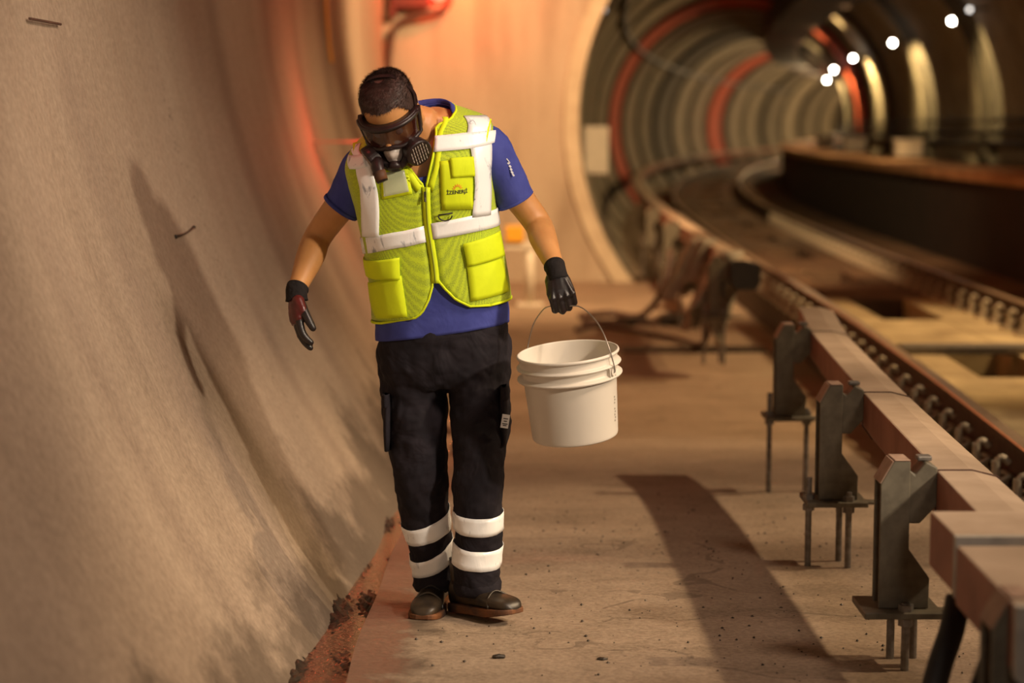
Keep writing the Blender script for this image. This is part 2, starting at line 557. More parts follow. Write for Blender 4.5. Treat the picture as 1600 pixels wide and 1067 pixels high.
def box(bm, lo, hi, mi=0, mat=None):
    x0, y0, z0 = lo
    x1, y1, z1 = hi
    co = [(x0, y0, z0), (x1, y0, z0), (x1, y1, z0), (x0, y1, z0), (x0, y0, z1), (x1, y0, z1), (x1, y1, z1), (x0, y1, z1)]
    vs = [bm.verts.new(mat @ Vector(c) if mat else c) for c in co]
    for f in ((0, 3, 2, 1), (4, 5, 6, 7), (0, 1, 5, 4), (1, 2, 6, 5), (2, 3, 7, 6), (3, 0, 4, 7)):
        bm.faces.new([vs[i] for i in f]).material_index = mi
    return vs


def loft(bm, rings, closed=True, cap0=True, cap1=True, mi=0, loop=False):
    R = [[bm.verts.new(p) for p in r] for r in rings]
    n = len(rings[0])
    m = n if closed else n - 1
    pairs = list(zip(R, R[1:]))
    if loop:
        pairs.append((R[-1], R[0]))
    for a, b in pairs:
        for i in range(m):
            j = (i + 1) % n
            f = bm.faces.new((a[i], a[j], b[j], b[i]))
            f.material_index = mi
    if closed and not loop:
        if cap0: bm.faces.new(list(reversed(R[0]))).material_index = mi
        if cap1: bm.faces.new(R[-1]).material_index = mi
    return R


def catmull(pts, per):
    """smooth list of tuples (any length), per samples per span"""
    A = [np.array(p, float) for p in pts]
    if len(A) < 3 or per < 2:
        if len(A) == 2 and per > 1:
            return [A[0] + (A[1] - A[0]) * k / per for k in range(per + 1)]
        return A
    out = []
    n = len(A)
    for i in range(n - 1):
        p0 = A[i - 1] if i else 2 * A[0] - A[1]
        p1, p2 = A[i], A[i + 1]
        p3 = A[i + 2] if i + 2 < n else 2 * A[-1] - A[-2]
        for k in range(per):
            t = k / per
            out.append(0.5 * ((2 * p1) + (-p0 + p2) * t + (2 * p0 - 5 * p1 + 4 * p2 - p3) * t * t + (-p0 + 3 * p1 - 3 * p2 + p3) * t ** 3))
    out.append(A[-1])
    return out


def tube_rings(pts, radii, n=12, per=1, ref=None, roundend=False):
    """pts: 3D points; radii: number or (a,b) per point. a along the side axis, b along the other"""
    data = []
    for p, r in zip(pts, radii if isinstance(radii, (list, tuple)) else [radii] * len(pts)):
        a, b = (r if isinstance(r, (tuple, list)) else (r, r))
        data.append((p[0], p[1], p[2], a, b))
    data = catmull(data, per)
    C_ = [Vector(d[:3]) for d in data]
    ref = Vector(ref) if ref else Vector((0.02, -1, 0.03))
    rings = []
    prev = None
    for i, c in enumerate(C_):
        t = (C_[min(i + 1, len(C_) - 1)] - C_[max(i - 1, 0)]).normalized()
        if prev is None:
            u = t.cross(ref)
            if u.length < 0.15:
                u = t.cross(Vector((1, 0.1, 0)))
        else:
            u = prev - t * prev.dot(t)
        u.normalize()
        prev = u
        v = t.cross(u)
        a, b = data[i][3], data[i][4]
        rings.append([c + u * (a * math.cos(2 * PI * k / n)) + v * (b * math.sin(2 * PI * k / n)) for k in range(n)])
    if roundend:
        for (idx, sgn) in ((0, -1), (-1, 1)):
            ring = rings[idx]
            c = C_[idx]
            t = (C_[1] - C_[0]).normalized() * -1 if idx == 0 else (C_[-1] - C_[-2]).normalized()
            rad = (data[idx][3] + data[idx][4]) / 2
            ex = []
            for q in (35, 62, 82):
                s, h = math.cos(math.radians(q)), math.sin(math.radians(q))
                ex.append([c + (p - c) * s + t * (rad * h) for p in ring])
            if idx == 0:
                rings = list(reversed(ex)) + rings
            else:
                rings = rings + ex
    return rings


def tube(bm, pts, radii, n=12, per=1, ref=None, roundend=False, mi=0, cap=True):
    loft(bm, tube_rings(pts, radii, n, per, ref, roundend), cap0=cap, cap1=cap, mi=mi)


def ball(bm, c, r, mat=None, seg=14, rings=9, mi=0):
    """ellipsoid; r = number or 3 radii; mat = rotation"""
    r = (r, r, r) if isinstance(r, (int, float)) else r
    geo = bmesh.ops.create_uvsphere(bm, u_segments=seg, v_segments=rings, radius=1.0)
    T = Matrix.Translation(Vector(c)) @ (mat.to_4x4() if mat else Matrix.Identity(4)) @ Matrix.Diagonal((*r, 1))
    bmesh.ops.transform(bm, matrix=T, verts=geo['verts'])
    for v in geo['verts']:
        for f in v.link_faces:
            f.material_index = mi


def cyl(bm, p0, p1, r, n=16, r1=None, mi=0):
    tube(bm, [p0, p1], [r, r if r1 is None else r1], n, mi=mi)


def prism(bm, outline, y0, y1, f=None, mi=0):
    """outline in (x,z); extruded from y0 to y1; f maps (x,y,z) to world"""
    f = f or (lambda x, y, z: (x, y, z))
    a = [bm.verts.new(f(x, y0, z)) for x, z in outline]
    b = [bm.verts.new(f(x, y1, z)) for x, z in outline]
    n = len(outline)
    bm.faces.new(a).material_index = mi
    bm.faces.new(list(reversed(b))).material_index = mi
    for i in range(n):
        bm.faces.new((a[i], b[i], b[(i + 1) % n], a[(i + 1) % n])).material_index = mi


def solid(o, t=0.003, off=1.0):
    m = o.modifiers.new('thick', 'SOLIDIFY')
    m.thickness = t
    m.offset = off
    return m


def sub(o, n=1):
    m = o.modifiers.new('sub', 'SUBSURF')
    m.levels = m.render_levels = n
    return m


def bev(o, w=0.003, seg=2):
    m = o.modifiers.new('bevel', 'BEVEL')
    m.width = w
    m.segments = seg
    m.limit_method = 'ANGLE'
    return m


def remesh(o, vox, smooth=0, it=4):
    m = o.modifiers.new('join', 'REMESH')
    m.mode = 'VOXEL'
    m.voxel_size = vox
    m.use_smooth_shade = True
    if smooth:
        s = o.modifiers.new('smooth', 'SMOOTH')
        s.factor = smooth
        s.iterations = it


def disp(o, scale, strength, kind='CLOUDS', mid=0.5):
    t = bpy.data.textures.new(o.name + '_folds', kind)
    t.noise_scale = scale
    m = o.modifiers.new('folds', 'DISPLACE')
    m.texture = t
    m.strength = strength
    m.mid_level = mid
    m.texture_coords = 'LOCAL'


# ================================================================== THE PLACE
def frange(a, b, s):
    n = max(1, round((b - a) / s))
    return [a + (b - a) * k / n for k in range(n + 1)]


# --- path floor
bm = B()
rows = []
for y in frange(-2, 22.2, 0.1):
    row = []
    for x in [-0.445, -0.40] + frange(-0.3, 7.0, 0.25):
        xe = x
        if x < -0.38:
            xe += 0.010 * math.sin(y * 3.1) * math.sin(y * 1.3 + 1) + (0.16 * max(0, min(1, (y - 7.6) / 3.5)) if y > 7.6 else 0)
        z = zf(y) + (0.004 * math.sin(x * 5 + y * 2.3) * math.sin(y * 1.7))
        row.append((xe, y, z))
    rows.append(row)
loft(bm, rows, closed=False)
obj('floor', bm, M['floor'], smooth=True, kind='structure')

# gutter bed below the edge of the path
bm = B()
loft(bm, [[(-0.95, y, zf(y) - 0.09), (-0.3, y, zf(y) - 0.09)] for y in frange(-2, 22.2, 0.5)], closed=False)
def edge_x(y):
    return -0.445 + 0.010 * math.sin(y * 3.1) * math.sin(y * 1.3 + 1) + (0.16 * max(0, min(1, (y - 7.6) / 3.5)) if y > 7.6 else 0)


loft(bm, [[(edge_x(y), y, zf(y) - 0.001), (edge_x(y) + 0.004, y, zf(y) - 0.12)] for y in frange(-2, 22.2, 0.1)], closed=False)
obj('floor_gutter', bm, M['mud'], kind='structure')

# --- chamber lining: one circular section, cut into wall, ceiling, wall
RC, XC, ZC = 4.4, 2.95, 2.6


def arc(name, a0, a1, mat, kind='structure'):
    bm = B()
    rings = []
    for y in frange(-3, 21.8, 0.2):
        r = []
        for a in frange(a0, a1, 1.5):
            t = math.radians(a)
            w = 0.006 * math.sin(y * 1.9 + a * 0.05) + 0.005 * math.sin(y * 4.3 + a * 0.11)
            r.append((XC + (RC + w) * math.cos(t), y, ZC + (RC + w) * math.sin(t)))
        rings.append(r)
    loft(bm, rings, closed=False)
    bmesh.ops.reverse_faces(bm, faces=bm.faces)
    return obj(name, bm, mat, smooth=True, kind=kind, recalc=False)


arc('wall_left', 148, 221, M['wall'])
arc('ceiling', 32, 148, M['wall'])
arc('wall_right', -40, 32, M['wall'])

# --- end wall with the round mouth of the bored tunnel
YE, RT, ZT = 21.8, 2.95, 1.585
bm = B()
XT = cx(YE)
inner, outer = [], []
for k in range(120):
    a = 2 * PI * k / 120
    d = Vector((math.cos(a), math.sin(a)))
    q = Vector((XT - XC, ZT - ZC))
    bb = q.dot(d)
    t = -bb + math.sqrt(bb * bb - (q.dot(q) - (RC + 0.02) ** 2))
    inner.append((XT + RT * d.x, YE, ZT + RT * d.y))
    outer.append((XT + t * d.x, YE, ZT + t * d.y))
back_in = [(x, y + 0.4, z) for x, y, z in inner]
loft(bm, [outer, inner, back_in], cap0=False, cap1=False)
obj('wall_end', bm, M['endwall'], kind='structure')
# raised rim round the mouth
bm = B()
def circ(r, y):
    return [(XT + r * math.cos(2 * PI * k / 120), y, ZT + r * math.sin(2 * PI * k / 120)) for k in range(120)]
loft(bm, [circ(RT + 0.17, YE), circ(RT + 0.17, YE - 0.05), circ(RT - 0.0, YE - 0.05), circ(RT - 0.02, YE + 0.1)], cap0=False, cap1=False)
obj('trim_1', bm, M['rim'], kind='structure')

# --- bored tunnel lining: rings that step in and out
bm = B()
rings, mis = [], []
y = YE + 0.3
NT = 96


def tring(y, r):
    x0 = cx(y)
    sl = (cx(y + 0.5) - cx(y - 0.5))
    out = []
    for k in range(NT):
        a = 2 * PI * k / NT
        dx = r * math.cos(a)
        out.append((x0 + dx, y - dx * sl, ZT + r * math.sin(a)))
    return out


PITCHR = 5.33
y0 = YE + 0.3
prof = []
yy = y0
idx = 0
while yy < 118:
    red = idx in (4, 10)
    prof.append((yy, RT + 0.10, 1))
    prof.append((yy + 0.6, RT + 0.12, 1))
    prof.append((yy + 0.9, RT - 0.03, 2 if red else 0))
    prof.append((yy + 3.0, RT - 0.06, 2 if red else 0))
    prof.append((yy + PITCHR - 0.55, RT - 0.03, 2 if red else 0))
    yy += PITCHR
    idx += 1
R_ = [[bm.verts.new(p) for p in tring(a, r)] for a, r, _ in prof]
for i in range(len(R_) - 1):
    mi = prof[i][2]
    for k in range(NT):
        j = (k + 1) % NT
        bm.faces.new((R_[i][k], R_[i + 1][k], R_[i + 1][j], R_[i][j])).material_index = mi
bm.faces.new(R_[-1]).material_index = 1
obj('wall_far', bm, smooth=False, kind='structure', mats=[M['lining'], M['lining_dark'], M['lining_red']])

# --- invert of the bored tunnel
bm = B()
loft(bm, [[(cx(y) - 2.5, y, zf(y)), (cx(y) + 2.6, y, zf(y))] for y in frange(21.8, 117, 1.0)], closed=False)
obj('floor_far', bm, M['floor'], kind='structure')


# --- track slab, in strips with open pits between the cross beams
def sweep(bm, outline, y0, y1, step, dx=0.0, z0=0.0, xf=None, zfun=None, mi=0, mis=None):
    xf = xf or tr
    rings = []
    for y in frange(y0, y1, step):
        zz = z0 + (zfun(y) if zfun else 0)
        rings.append([(xf(y) + dx + px, y, zz + pz) for px, pz in outline])
    R = loft(bm, rings, mi=mi)
    if mis:
        n = len(outline)
        bm.faces.ensure_lookup_table()
    return R


SLZ = CAMZ - 1.46
bm = B()
for (ya, yb, mi_) in ((3.0, 16.5, 0), (16.5, 116, 1)):  # far stretch takes the slab colour with shade painted in
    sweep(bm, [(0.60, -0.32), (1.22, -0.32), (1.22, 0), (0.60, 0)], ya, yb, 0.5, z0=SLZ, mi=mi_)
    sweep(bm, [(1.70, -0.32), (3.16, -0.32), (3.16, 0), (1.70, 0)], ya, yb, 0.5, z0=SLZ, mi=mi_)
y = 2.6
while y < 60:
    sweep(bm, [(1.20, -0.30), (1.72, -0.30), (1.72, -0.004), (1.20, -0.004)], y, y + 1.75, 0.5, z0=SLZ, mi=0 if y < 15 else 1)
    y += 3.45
obj('floor_track_slab', bm, mats=[M['slab'], M['shadeslab']], kind='structure')
bm = B()
sweep(bm, [(0.575, -0.32), (0.60, -0.32), (0.60, 0.0), (0.575, 0.0)], 3.0, 100, 0.5, z0=SLZ)
obj('trim_3', bm, M['railsteel'], kind='structure')
bm = B()
sweep(bm, [(1.15, -0.34), (1.75, -0.34), (1.75, -0.22), (1.15, -0.22)], 3.0, 116, 0.5, z0=SLZ)
obj('floor_pits', bm, M['mud'], kind='structure')
# cross duct over the slab
bm = B()
box(bm, (tr(12.5) + 0.95, 12.35, SLZ + 0.0), (tr(12.5) + 2.9, 12.55, SLZ + 0.055))
o = obj('cable_duct', bm, M['bolt'], label='grey flat duct laid across the concrete between the rails', cat='duct')
bev(o, 0.006)
bm = B()
box(bm, (0.86, 14.85, zf(15) - 0.01), (2.0, 15.2, zf(15) + 0.012))
for k in range(18):
    box(bm, (0.9 + k * 0.06, 14.88, zf(15) + 0.012), (0.925 + k * 0.06, 15.17, zf(15) + 0.02))
obj('drain_grate', bm, M['darksteel'], label='dark drain grate running across the path beyond the bucket', cat='drain')

# --- raised walkway along the right wall
bm = B()
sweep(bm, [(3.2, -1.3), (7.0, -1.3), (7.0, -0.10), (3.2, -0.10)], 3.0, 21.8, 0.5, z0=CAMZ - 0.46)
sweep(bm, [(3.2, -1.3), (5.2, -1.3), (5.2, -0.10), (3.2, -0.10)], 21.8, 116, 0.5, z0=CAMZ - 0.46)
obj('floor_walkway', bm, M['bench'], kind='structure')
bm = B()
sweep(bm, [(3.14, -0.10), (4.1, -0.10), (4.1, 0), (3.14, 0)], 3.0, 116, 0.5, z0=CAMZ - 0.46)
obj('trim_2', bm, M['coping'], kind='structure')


# ================================================================== RAILS
def make_rail(dx, label):
    t = thing('running_rail', label, 'rail', (tr(5) + dx, 5, SLZ))
    prof = [(-0.065, 0.0), (0.065, 0.0), (0.065, 0.012), (0.012, 0.03), (0.010, 0.115), (0.034, 0.128), (0.034, 0.160), (0.028, 0.166), (-0.028, 0.166), (-0.034, 0.160), (-0.034, 0.128), (-0.010, 0.115), (-0.012, 0.03), (-0.065, 0.012)]
    bm = B()
    R = sweep(bm, prof, 3.0, 112, 0.35, dx=dx, z0=SLZ + 0.022)
    bm.faces.ensure_lookup_table()
    for f in bm.faces:
        c = f.calc_center_median()
        if abs(c.z - (SLZ + 0.022 + 0.164)) < 0.006:
            f.material_index = 1
    o = obj('rail_bar', bm, mats=[M['railsteel'], M['railhead']])
    o.parent = t
    o.matrix_parent_inverse = Matrix.Translation(-t.location)
    first = None
    k = 0
    y = 6.0
    while y < 30:
        x = tr(y) + dx
        if first is None:
            bm = B()
            box(bm, (-0.16, -0.09, 0), (0.16, 0.09, 0.020))
            box(bm, (-0.13, -0.03, 0.02), (-0.065, 0.03, 0.05))
            cyl(bm, (-0.115, 0, 0.02), (-0.115, 0, 0.120), 0.018, 8)
            tube(bm, [(-0.115, 0, 0.115), (-0.09, 0, 0.135), (-0.06, 0, 0.11)], 0.014, 8, 3)
            tube(bm, [(-0.13, -0.05, 0.035), (-0.075, -0.055, 0.065), (-0.05, 0, 0.05), (-0.075, 0.055, 0.065), (-0.13, 0.05, 0.035)], 0.010, 8, 4)
            tube(bm, [(0.13, -0.05, 0.035), (0.075, -0.055, 0.065), (0.05, 0, 0.05), (0.075, 0.055, 0.065), (0.13, 0.05, 0.035)], 0.010, 8, 4)
            first = obj('rail_clip', bm, M['clip'], smooth=False)
            c = first
        else:
            c = first.copy()
            COL.objects.link(c)
        c.parent = t
        c.location = Vector((x, y, SLZ)) - t.location
        y += 0.42
        k += 1
    return t


make_rail(0.70, 'nearer brown steel running rail, just right of the covered third rail')
make_rail(2.135, 'farther brown steel running rail, along the raised walkway')


# ================================================================== THIRD RAIL
def bz(y):
    return interp([(3.0, 0.585), (5.155, 0.585), (6.7, 0.586), (8.0, 0.60), (8.6, 0.615), (9.12, 0.668)], y)


def bprof(w=0.0835, h=0.165, ch=0.05):
    return [(-w, 0.0), (w * 0.15, 0.0), (w, -0.018), (w, -h + ch), (w - 0.03, -h), (-w + 0.035, -h), (-w, -h + ch)]


def cover(name_label, y0, y1, zfun, step=0.2, loc=None):
    t = thing('third_rail_cover', name_label, 'rail cover', (tr(y0), y0, zfun(y0) - 0.1))
    inv = Matrix.Translation(-t.location)
    bm = B()
    rings = [[(tr(y) + a, y, zfun(y) + b) for a, b in bprof()] for y in frange(y0, y1, step)]
    R = loft(bm, rings)
    bm.normal_update()
    for f in bm.faces:
        if f.normal.z > 0.6 or True:
            c = f.calc_center_median()
            top = c.z > zfun(min(max(c.y, y0), y1)) - 0.012
            f.material_index = 0 if top else 1
    o = obj('cover_shell', bm, mats=[M['dust'], M['redside']])
    o.parent = t
    o.matrix_parent_inverse = inv
    bev(o, 0.006, 2)
    return t, inv


beam, binv = cover('long dusty red-brown third rail cover on the brackets at the right', 3.2, 9.12, bz)
# ties across it
for yt in (5.17, 6.72, 8.53):
    bm = B()
    pr = bprof(0.0865, 0.172, 0.05)
    pr = [(a, b + 0.0035) for a, b in pr]
    rings = [[(tr(y) + a, y, bz(y) + b) for a, b in pr] for y in (yt, yt + 0.006)]
    loft(bm, rings)
    o = obj('tie_wire', bm, M['cable'], label='thin dark tie round the cover')
    o.parent = beam
    o.matrix_parent_inverse = binv
# wider joint boxes at the near end
for (ya, yb, xl) in ((4.18, 4.48, 0.985), (3.55, 4.10, 0.955)):
    bm = B()
    w = tr(ya) + 0.14 - xl
    def bx(y, a, b):
        return (xl + (tr(y) - tr(ya)) * 0.4 + a, y, 0.585 + 0.028 + b)
    pr = [(0, 0), (w, 0), (w, -0.13), (w - 0.08, -0.21), (0.09, -0.21), (0, -0.13)]
    loft(bm, [[bx(y, a, b) for a, b in pr] for y in (ya, yb)])
    for f in bm.faces:
        c = f.calc_center_median()
        if c.z < 0.585 - 0.0:
            f.material_index = 1
    o = obj('joint_box', bm, mats=[M['dust'], M['redside']], label='wider box section over a joint of the cover')
    o.parent = beam; o.matrix_parent_inverse = binv
    bev(o, 0.006, 2)
    bm = B()
    pr2 = [(a + (-0.004 if a < w / 2 else 0.004), b + (0.004 if b > -0.1 else -0.004)) for a, b in pr]
    loft(bm, [[bx(y, a, b) for a, b in pr2] for y in (ya - 0.012, ya + 0.014)])
    o = obj('joint_edge', bm, M['greyend'], label='light grey rim at the near end of the box')
    o.parent = beam; o.matrix_parent_inverse = binv

beam2, binv2 = cover('far third rail cover with its dark hollow end painted black, curving away to the left', 13.1, 90, lambda y: 0.605, 0.5)
bm = B()
y = 13.1
x = tr(y)
rings = [[(x + a, y - 0.03, 0.605 + b) for a, b in bprof(0.10, 0.19, 0.05)], [(x + a, y + 0.18, 0.605 + b) for a, b in bprof(0.10, 0.19, 0.05)]]  # darkness of the hollow end put into a closed black block
loft(bm, rings)
o = obj('end_shade', bm, M['black'], label='solid black block standing for the dark hollow of the cover')
o.parent = beam2; o.matrix_parent_inverse = binv2


# --- brackets
def nut(bm, c, r=0.02, h=0.018):
    tube(bm, [c, (c[0], c[1], c[2] + h)], r, 6)


def bracket_parts(t, rods, zfl, lead=True):
    """local frame: origin at the left foot of the post on the base plate; x to the right, y away from the camera"""
    front = [(0, 0), (0, 0.345), (0.035, 0.408), (0.080, 0.408), (0.080, 0.165), (0.138, 0.085), (0.138, 0)]
    bm = B()
    prism(bm, front, 0, 0.010)
    prism(bm, front, 0.085, 0.095)
    prism(bm, [(0.020, 0.0), (0.020, 0.35), (0.030, 0.35), (0.030, 0)], 0.01, 0.085, mi=1)
    # bent strip over the top edge
    for (a, b) in (((0.0, 0.345), (0.035, 0.408)), ((0.035, 0.408), (0.080, 0.408))):
        v = [(a[0], -0.002, a[1] + 0.001), (b[0], -0.002, b[1] + 0.001), (b[0], 0.097, b[1] + 0.001), (a[0], 0.097, a[1] + 0.001)]
        n_ = Vector((-(b[1] - a[1]), 0, b[0] - a[0])).normalized() * 0.004
        lo_ = [bm.verts.new(p) for p in v]
        hi_ = [bm.verts.new(Vector(p) + n_) for p in v]
        bm.faces.new(lo_).material_index = 1
        bm.faces.new(hi_).material_index = 1
        for i in range(4):
            j = (i + 1) % 4
            bm.faces.new((lo_[i], lo_[j], hi_[j], hi_[i])).material_index = 1
    o = obj('post', bm, mats=[M['frp'], M['frpside']], parent=t)
    bev(o, 0.002, 1)
    bm = B()
    prism(bm, [(0.078, 0.385), (0.095, 0.37), (0.125, 0.405), (0.156, 0.39), (0.156, 0.285), (0.110, 0.235), (0.078, 0.235)], 0.008, 0.09)
    prism(bm, [(0.105, 0.404), (0.145, 0.404), (0.145, 0.418), (0.105, 0.418)], 0.03, 0.07, mi=1)
    o = obj('rail_clamp', bm, mats=[M['frp'], M['bolt']], parent=t)
    bev(o, 0.004, 2)
    bm = B()
    box(bm, (-0.045, -0.045, -0.02), (0.17, 0.155, -0.002))
    box(bm, (0.17, 0.0, -0.018), (0.235, 0.05, -0.008))
    o = obj('base_plate', bm, M['frp'], parent=t)
    bev(o, 0.002, 1)
    for (rx, ry, up) in rods:
        bm = B()
        cyl(bm, (rx, ry, zfl - 0.02), (rx, ry, up), 0.0115, 12)
        nut(bm, (rx, ry, -0.043), 0.021, 0.022)
        nut(bm, (rx, ry, -0.002), 0.021, 0.018)
        obj('anchor_rod', bm, M['bolt'], parent=t)


BR = [(3.62, 'nearest olive grey bracket under the third rail cover, cut off by the corner', [(0.03, -0.02, 0.03), (0.14, 0.02, 0.03)]),
      (5.155, 'olive grey rail bracket on two anchor rods, just left of the joint boxes', [(0.072, -0.018, 0.02), (0.060, 0.125, 0.03), (0.125, 0.13, 0.09)]),
      (6.70, 'middle olive grey rail bracket between two others, with a rod sticking up at its left', [(-0.030, 0.03, 0.075), (0.105, -0.015, 0.03), (0.095, 0.12, 0.10)]),
      (8.53, 'olive grey rail bracket nearest the far end of the long cover', [(-0.022, 0.03, 0.10), (0.145, 0.03, 0.03)])]
for (y, lab, rods) in BR:
    zp = CAMZ - 1.31
    x0 = tr(y) - 0.083 - 0.155
    t = thing('rail_bracket', lab, 'bracket', (x0, y, zp + (bz(y) - 0.585)), 'brackets holding the third rail cover')
    bracket_parts(t, rods, zf(y) - t.location.z)
    if y == 6.70:
        src = t
# brackets beyond, under the second cover
for (y, lab) in ((13.25, 'bracket draped in grey sheeting under the far cover'), (15.6, 'second blurred bracket under the far cover, behind the draped one'), (18.2, 'third blurred bracket under the far cover'),
                 (21.4, 'fourth blurred bracket under the far cover, near the tunnel mouth')):
    r = src.copy(); COL.objects.link(r)
    r.location = (tr(y) - 0.083 - 0.155, y, 0.605 - 0.38)
    r['label'] = lab
    for ch in list(src.children):
        c = ch.copy(); COL.objects.link(c); c.parent = r
        if c.name.startswith('anchor_rod'):
            c.scale.z = 1.4; c.location.z = 0.02
# long legs of the far draped frame
bm = B()

# --- grey sheeting over the far bracket
bm = B()
rings = []
nth = 40
for k in range(15):
    u = k / 14
    z = 0.66 - 0.52 * u
    ring = []
    for j in range(nth):
        a = 2 * PI * j / nth
        fold = 1 + 0.28 * u * math.sin(5 * a + 1.3) + 0.18 * u * math.sin(9 * a + 4 * u) + 0.1 * math.sin(3 * a)
        rx = (0.10 + 0.06 * u - 0.03 * u * u) * fold
        ry = (0.16 + 0.03 * u) * fold
        zz = z + 0.05 * u * math.sin(3 * a + 1) + 0.10 * u * math.sin(2 * a)
        ring.append((tr(13.45) - 0.24 + 0.17 * (1 - u) + rx * math.cos(a), 13.5 + ry * math.sin(a), zz))
    rings.append(ring)
loft(bm, rings, cap1=False)
o = obj('draped_sheet', bm, M['cloth'], smooth=True, label='dusty grey sheeting draped over the far rail bracket', cat='sheeting')
solid(o, 0.006)
sub(o)
bm = B()
rings = []
for k in range(12):
    u = k / 11
    ring = []
    for j in range(30):
        a = 2 * PI * j / 30
        fold = 1 + 0.3 * u * math.sin(4 * a + 0.3) + 0.15 * math.sin(7 * a + 3 * u)
        ring.append((tr(15) - 0.24 + 0.13 * (1 - u) + (0.10 + 0.06 * u) * fold * math.cos(a), 15.3 + 0.2 * fold * math.sin(a), 0.65 - 0.42 * u + 0.08 * u * math.sin(3 * a)))
    rings.append(ring)
loft(bm, rings, cap1=False)
o = obj('draped_sheet', bm, M['cloth'], smooth=True, label='second heap of grey sheeting hung on the rail behind the first', cat='sheeting')
solid(o, 0.006)
sub(o)


def cable(name, pts, r, mat, label, cat='cable', per=8, n=10, parent=None):
    bm = B()
    tube(bm, pts, r, n, per)
    return obj(name, bm, mat, smooth=True, label=label, cat=cat)


# black feeder cables dropping from the near joint boxes
cable('feeder_cable', [P(1497, 935, 4.32), P(1487, 985, 4.28), P(1470, 1035, 4.25), P(1455, 1090, 4.22)], [(0.030, 0.022)] * 4, M['black'], 'thick black cable hanging from between the two joint boxes', 'cable', 6, 14)
cable('feeder_cable', [P(1560, 985, 3.95), P(1550, 1030, 3.9), P(1532, 1080, 3.87), P(1515, 1130, 3.85)], [(0.026, 0.02)] * 4, M['black'], 'thick black cable below the nearest joint box at the picture corner', 'cable', 6, 14)
# hose and cable heap on the floor under the tunnel mouth
zz = zf(16)
cable('hose', [(1.52, 14.6, 0.35), (1.50, 14.8, zz + 0.10), (1.35, 15.6, zz + 0.03), (1.05, 16.2, zz + 0.03), (0.75, 16.6, zz + 0.03), (0.55, 16.3, zz + 0.03)], 0.022, M['cable'], 'brown hose curling over the floor behind the bucket hand', 'hose')
cable('hose', [(1.45, 17.5, 0.4), (1.38, 17.3, 0.1), (1.2, 17.6, zz + 0.03), (0.9, 17.8, zz + 0.03), (0.62, 17.5, zz + 0.03)], 0.03, M['cable'], 'thicker brown hose lying farther back by the end wall', 'hose')
bm = B()
box(bm, (0.62, 16.9, zz), (1.28, 17.05, zz + 0.05))
o = obj('timber_plank', bm, M['cable'], label='brown plank lying on the floor behind the bucket', cat='plank')
bev(o, 0.006)
for (px, py, s, lab) in ((985, 505, 0.10, 'brown lump of rubble by the hose'), (1052, 468, 0.13, 'brown lump of rubble against the far cover'), (1215, 553, 0.05, 'small flat stone at the drain, left of the far bracket')):
    Yb = 17.0 if py < 520 else 14.6
    bm = B()
    c = P(px, py, Yb)
    bmesh.ops.create_icosphere(bm, subdivisions=3, radius=1)
    for v in bm.verts:
        k = 1 + 0.25 * math.sin(v.co.x * 4 + px) * math.cos(v.co.y * 3) + 0.12 * math.sin(v.co.z * 7 + v.co.x * 5)
        v.co = Vector((v.co.x * s * 1.3 * k, v.co.y * s * k, v.co.z * s * 0.5 * k)) + Vector((c.x, Yb, zf(Yb) + s * 0.3))
    obj('rubble', bm, M['mud'], smooth=True, label=lab, cat='rubble')

# white stand with a yellow box on it, behind the man's arm
t = thing('marker_stand', 'white metal stand carrying a small yellow box by the end wall', 'stand', (P(828, 472, 18.8).x, 18.8, zf(18.8)))
x, z = t.location.x, t.location.z
bm = B(); cyl(bm, (0, 0, 0), (0, 0, 0.62), 0.045, 16)
obj('post', bm, M['white'], parent=t, smooth=True)
bm = B(); box(bm, (-0.13, -0.1, 0), (0.13, 0.1, 0.03)); o = obj('foot_plate', bm, M['white'], parent=t); bev(o, 0.005)
bm = B(); box(bm, (-0.26, -0.06, 0.56), (0.03, 0.06, 0.63)); o = obj('arm', bm, M['white'], parent=t); bev(o, 0.005)
bm = B(); box(bm, (-0.24, -0.09, 0.632), (-0.06, 0.09, 0.79)); o = obj('lamp_box', bm, M['yellow'], parent=t, label='small yellow box'); bev(o, 0.012)

# yellow strip and the red box with its conduit, on the wall
c0 = P(550, 110, 15.0)
def wallx(y, z):
    return XC - math.sqrt(RC * RC - (z - ZC) ** 2)
bm = B()
rings = []
for z in frange(2.02, 3.6, 0.1):
    x = wallx(15, z)
    rings.append([(x + 0.004, 15.0, z), (x + 0.02, 15.0, z), (x + 0.02, 15.13, z), (x + 0.004, 15.13, z)])
loft(bm, rings)
obj('yellow_strip', bm, M['yellow'], label='amber yellow strip running down the curved wall above the man', cat='strip')

t = thing('junction_box', 'dark red junction box with a red lamp, high on the end wall', 'junction box', (P(640, 8, 21.7).x, 21.7, P(640, 8, 21.7).z))
bm = B(); box(bm, (-0.22, -0.07, -0.04), (0.22, 0.09, 0.4)); o = obj('housing', bm, M['redbox'], parent=t); bev(o, 0.02)
bm = B(); box(bm, (-0.23, -0.08, -0.14), (-0.15, 0.09, -0.03)); o = obj('bracket', bm, M['redbox'], parent=t); bev(o, 0.01)
bm = B()
cyl(bm, (0.32, -0.1, 0.15), (0.32, 0.09, 0.15), 0.09, 20)
obj('beacon_lens', bm, M['redglow'], parent=t, smooth=True, label='glowing red lens')
cable('conduit', [P(704, -8, 21.66), P(696, 12, 21.66), P(670, 22, 21.66), P(638, 28, 21.66), P(616, 46, 21.66), P(609, 78, 21.66), P(607, 115, 21.66), P(607, 170, 21.66)], 0.036, M['cable'], 'dark conduit curving down the end wall from the red box', 'conduit')
t = thing('beacon', 'small red warning beacon on the left wall, above the picture', 'beacon', (-1.10, 12.5, 3.15))
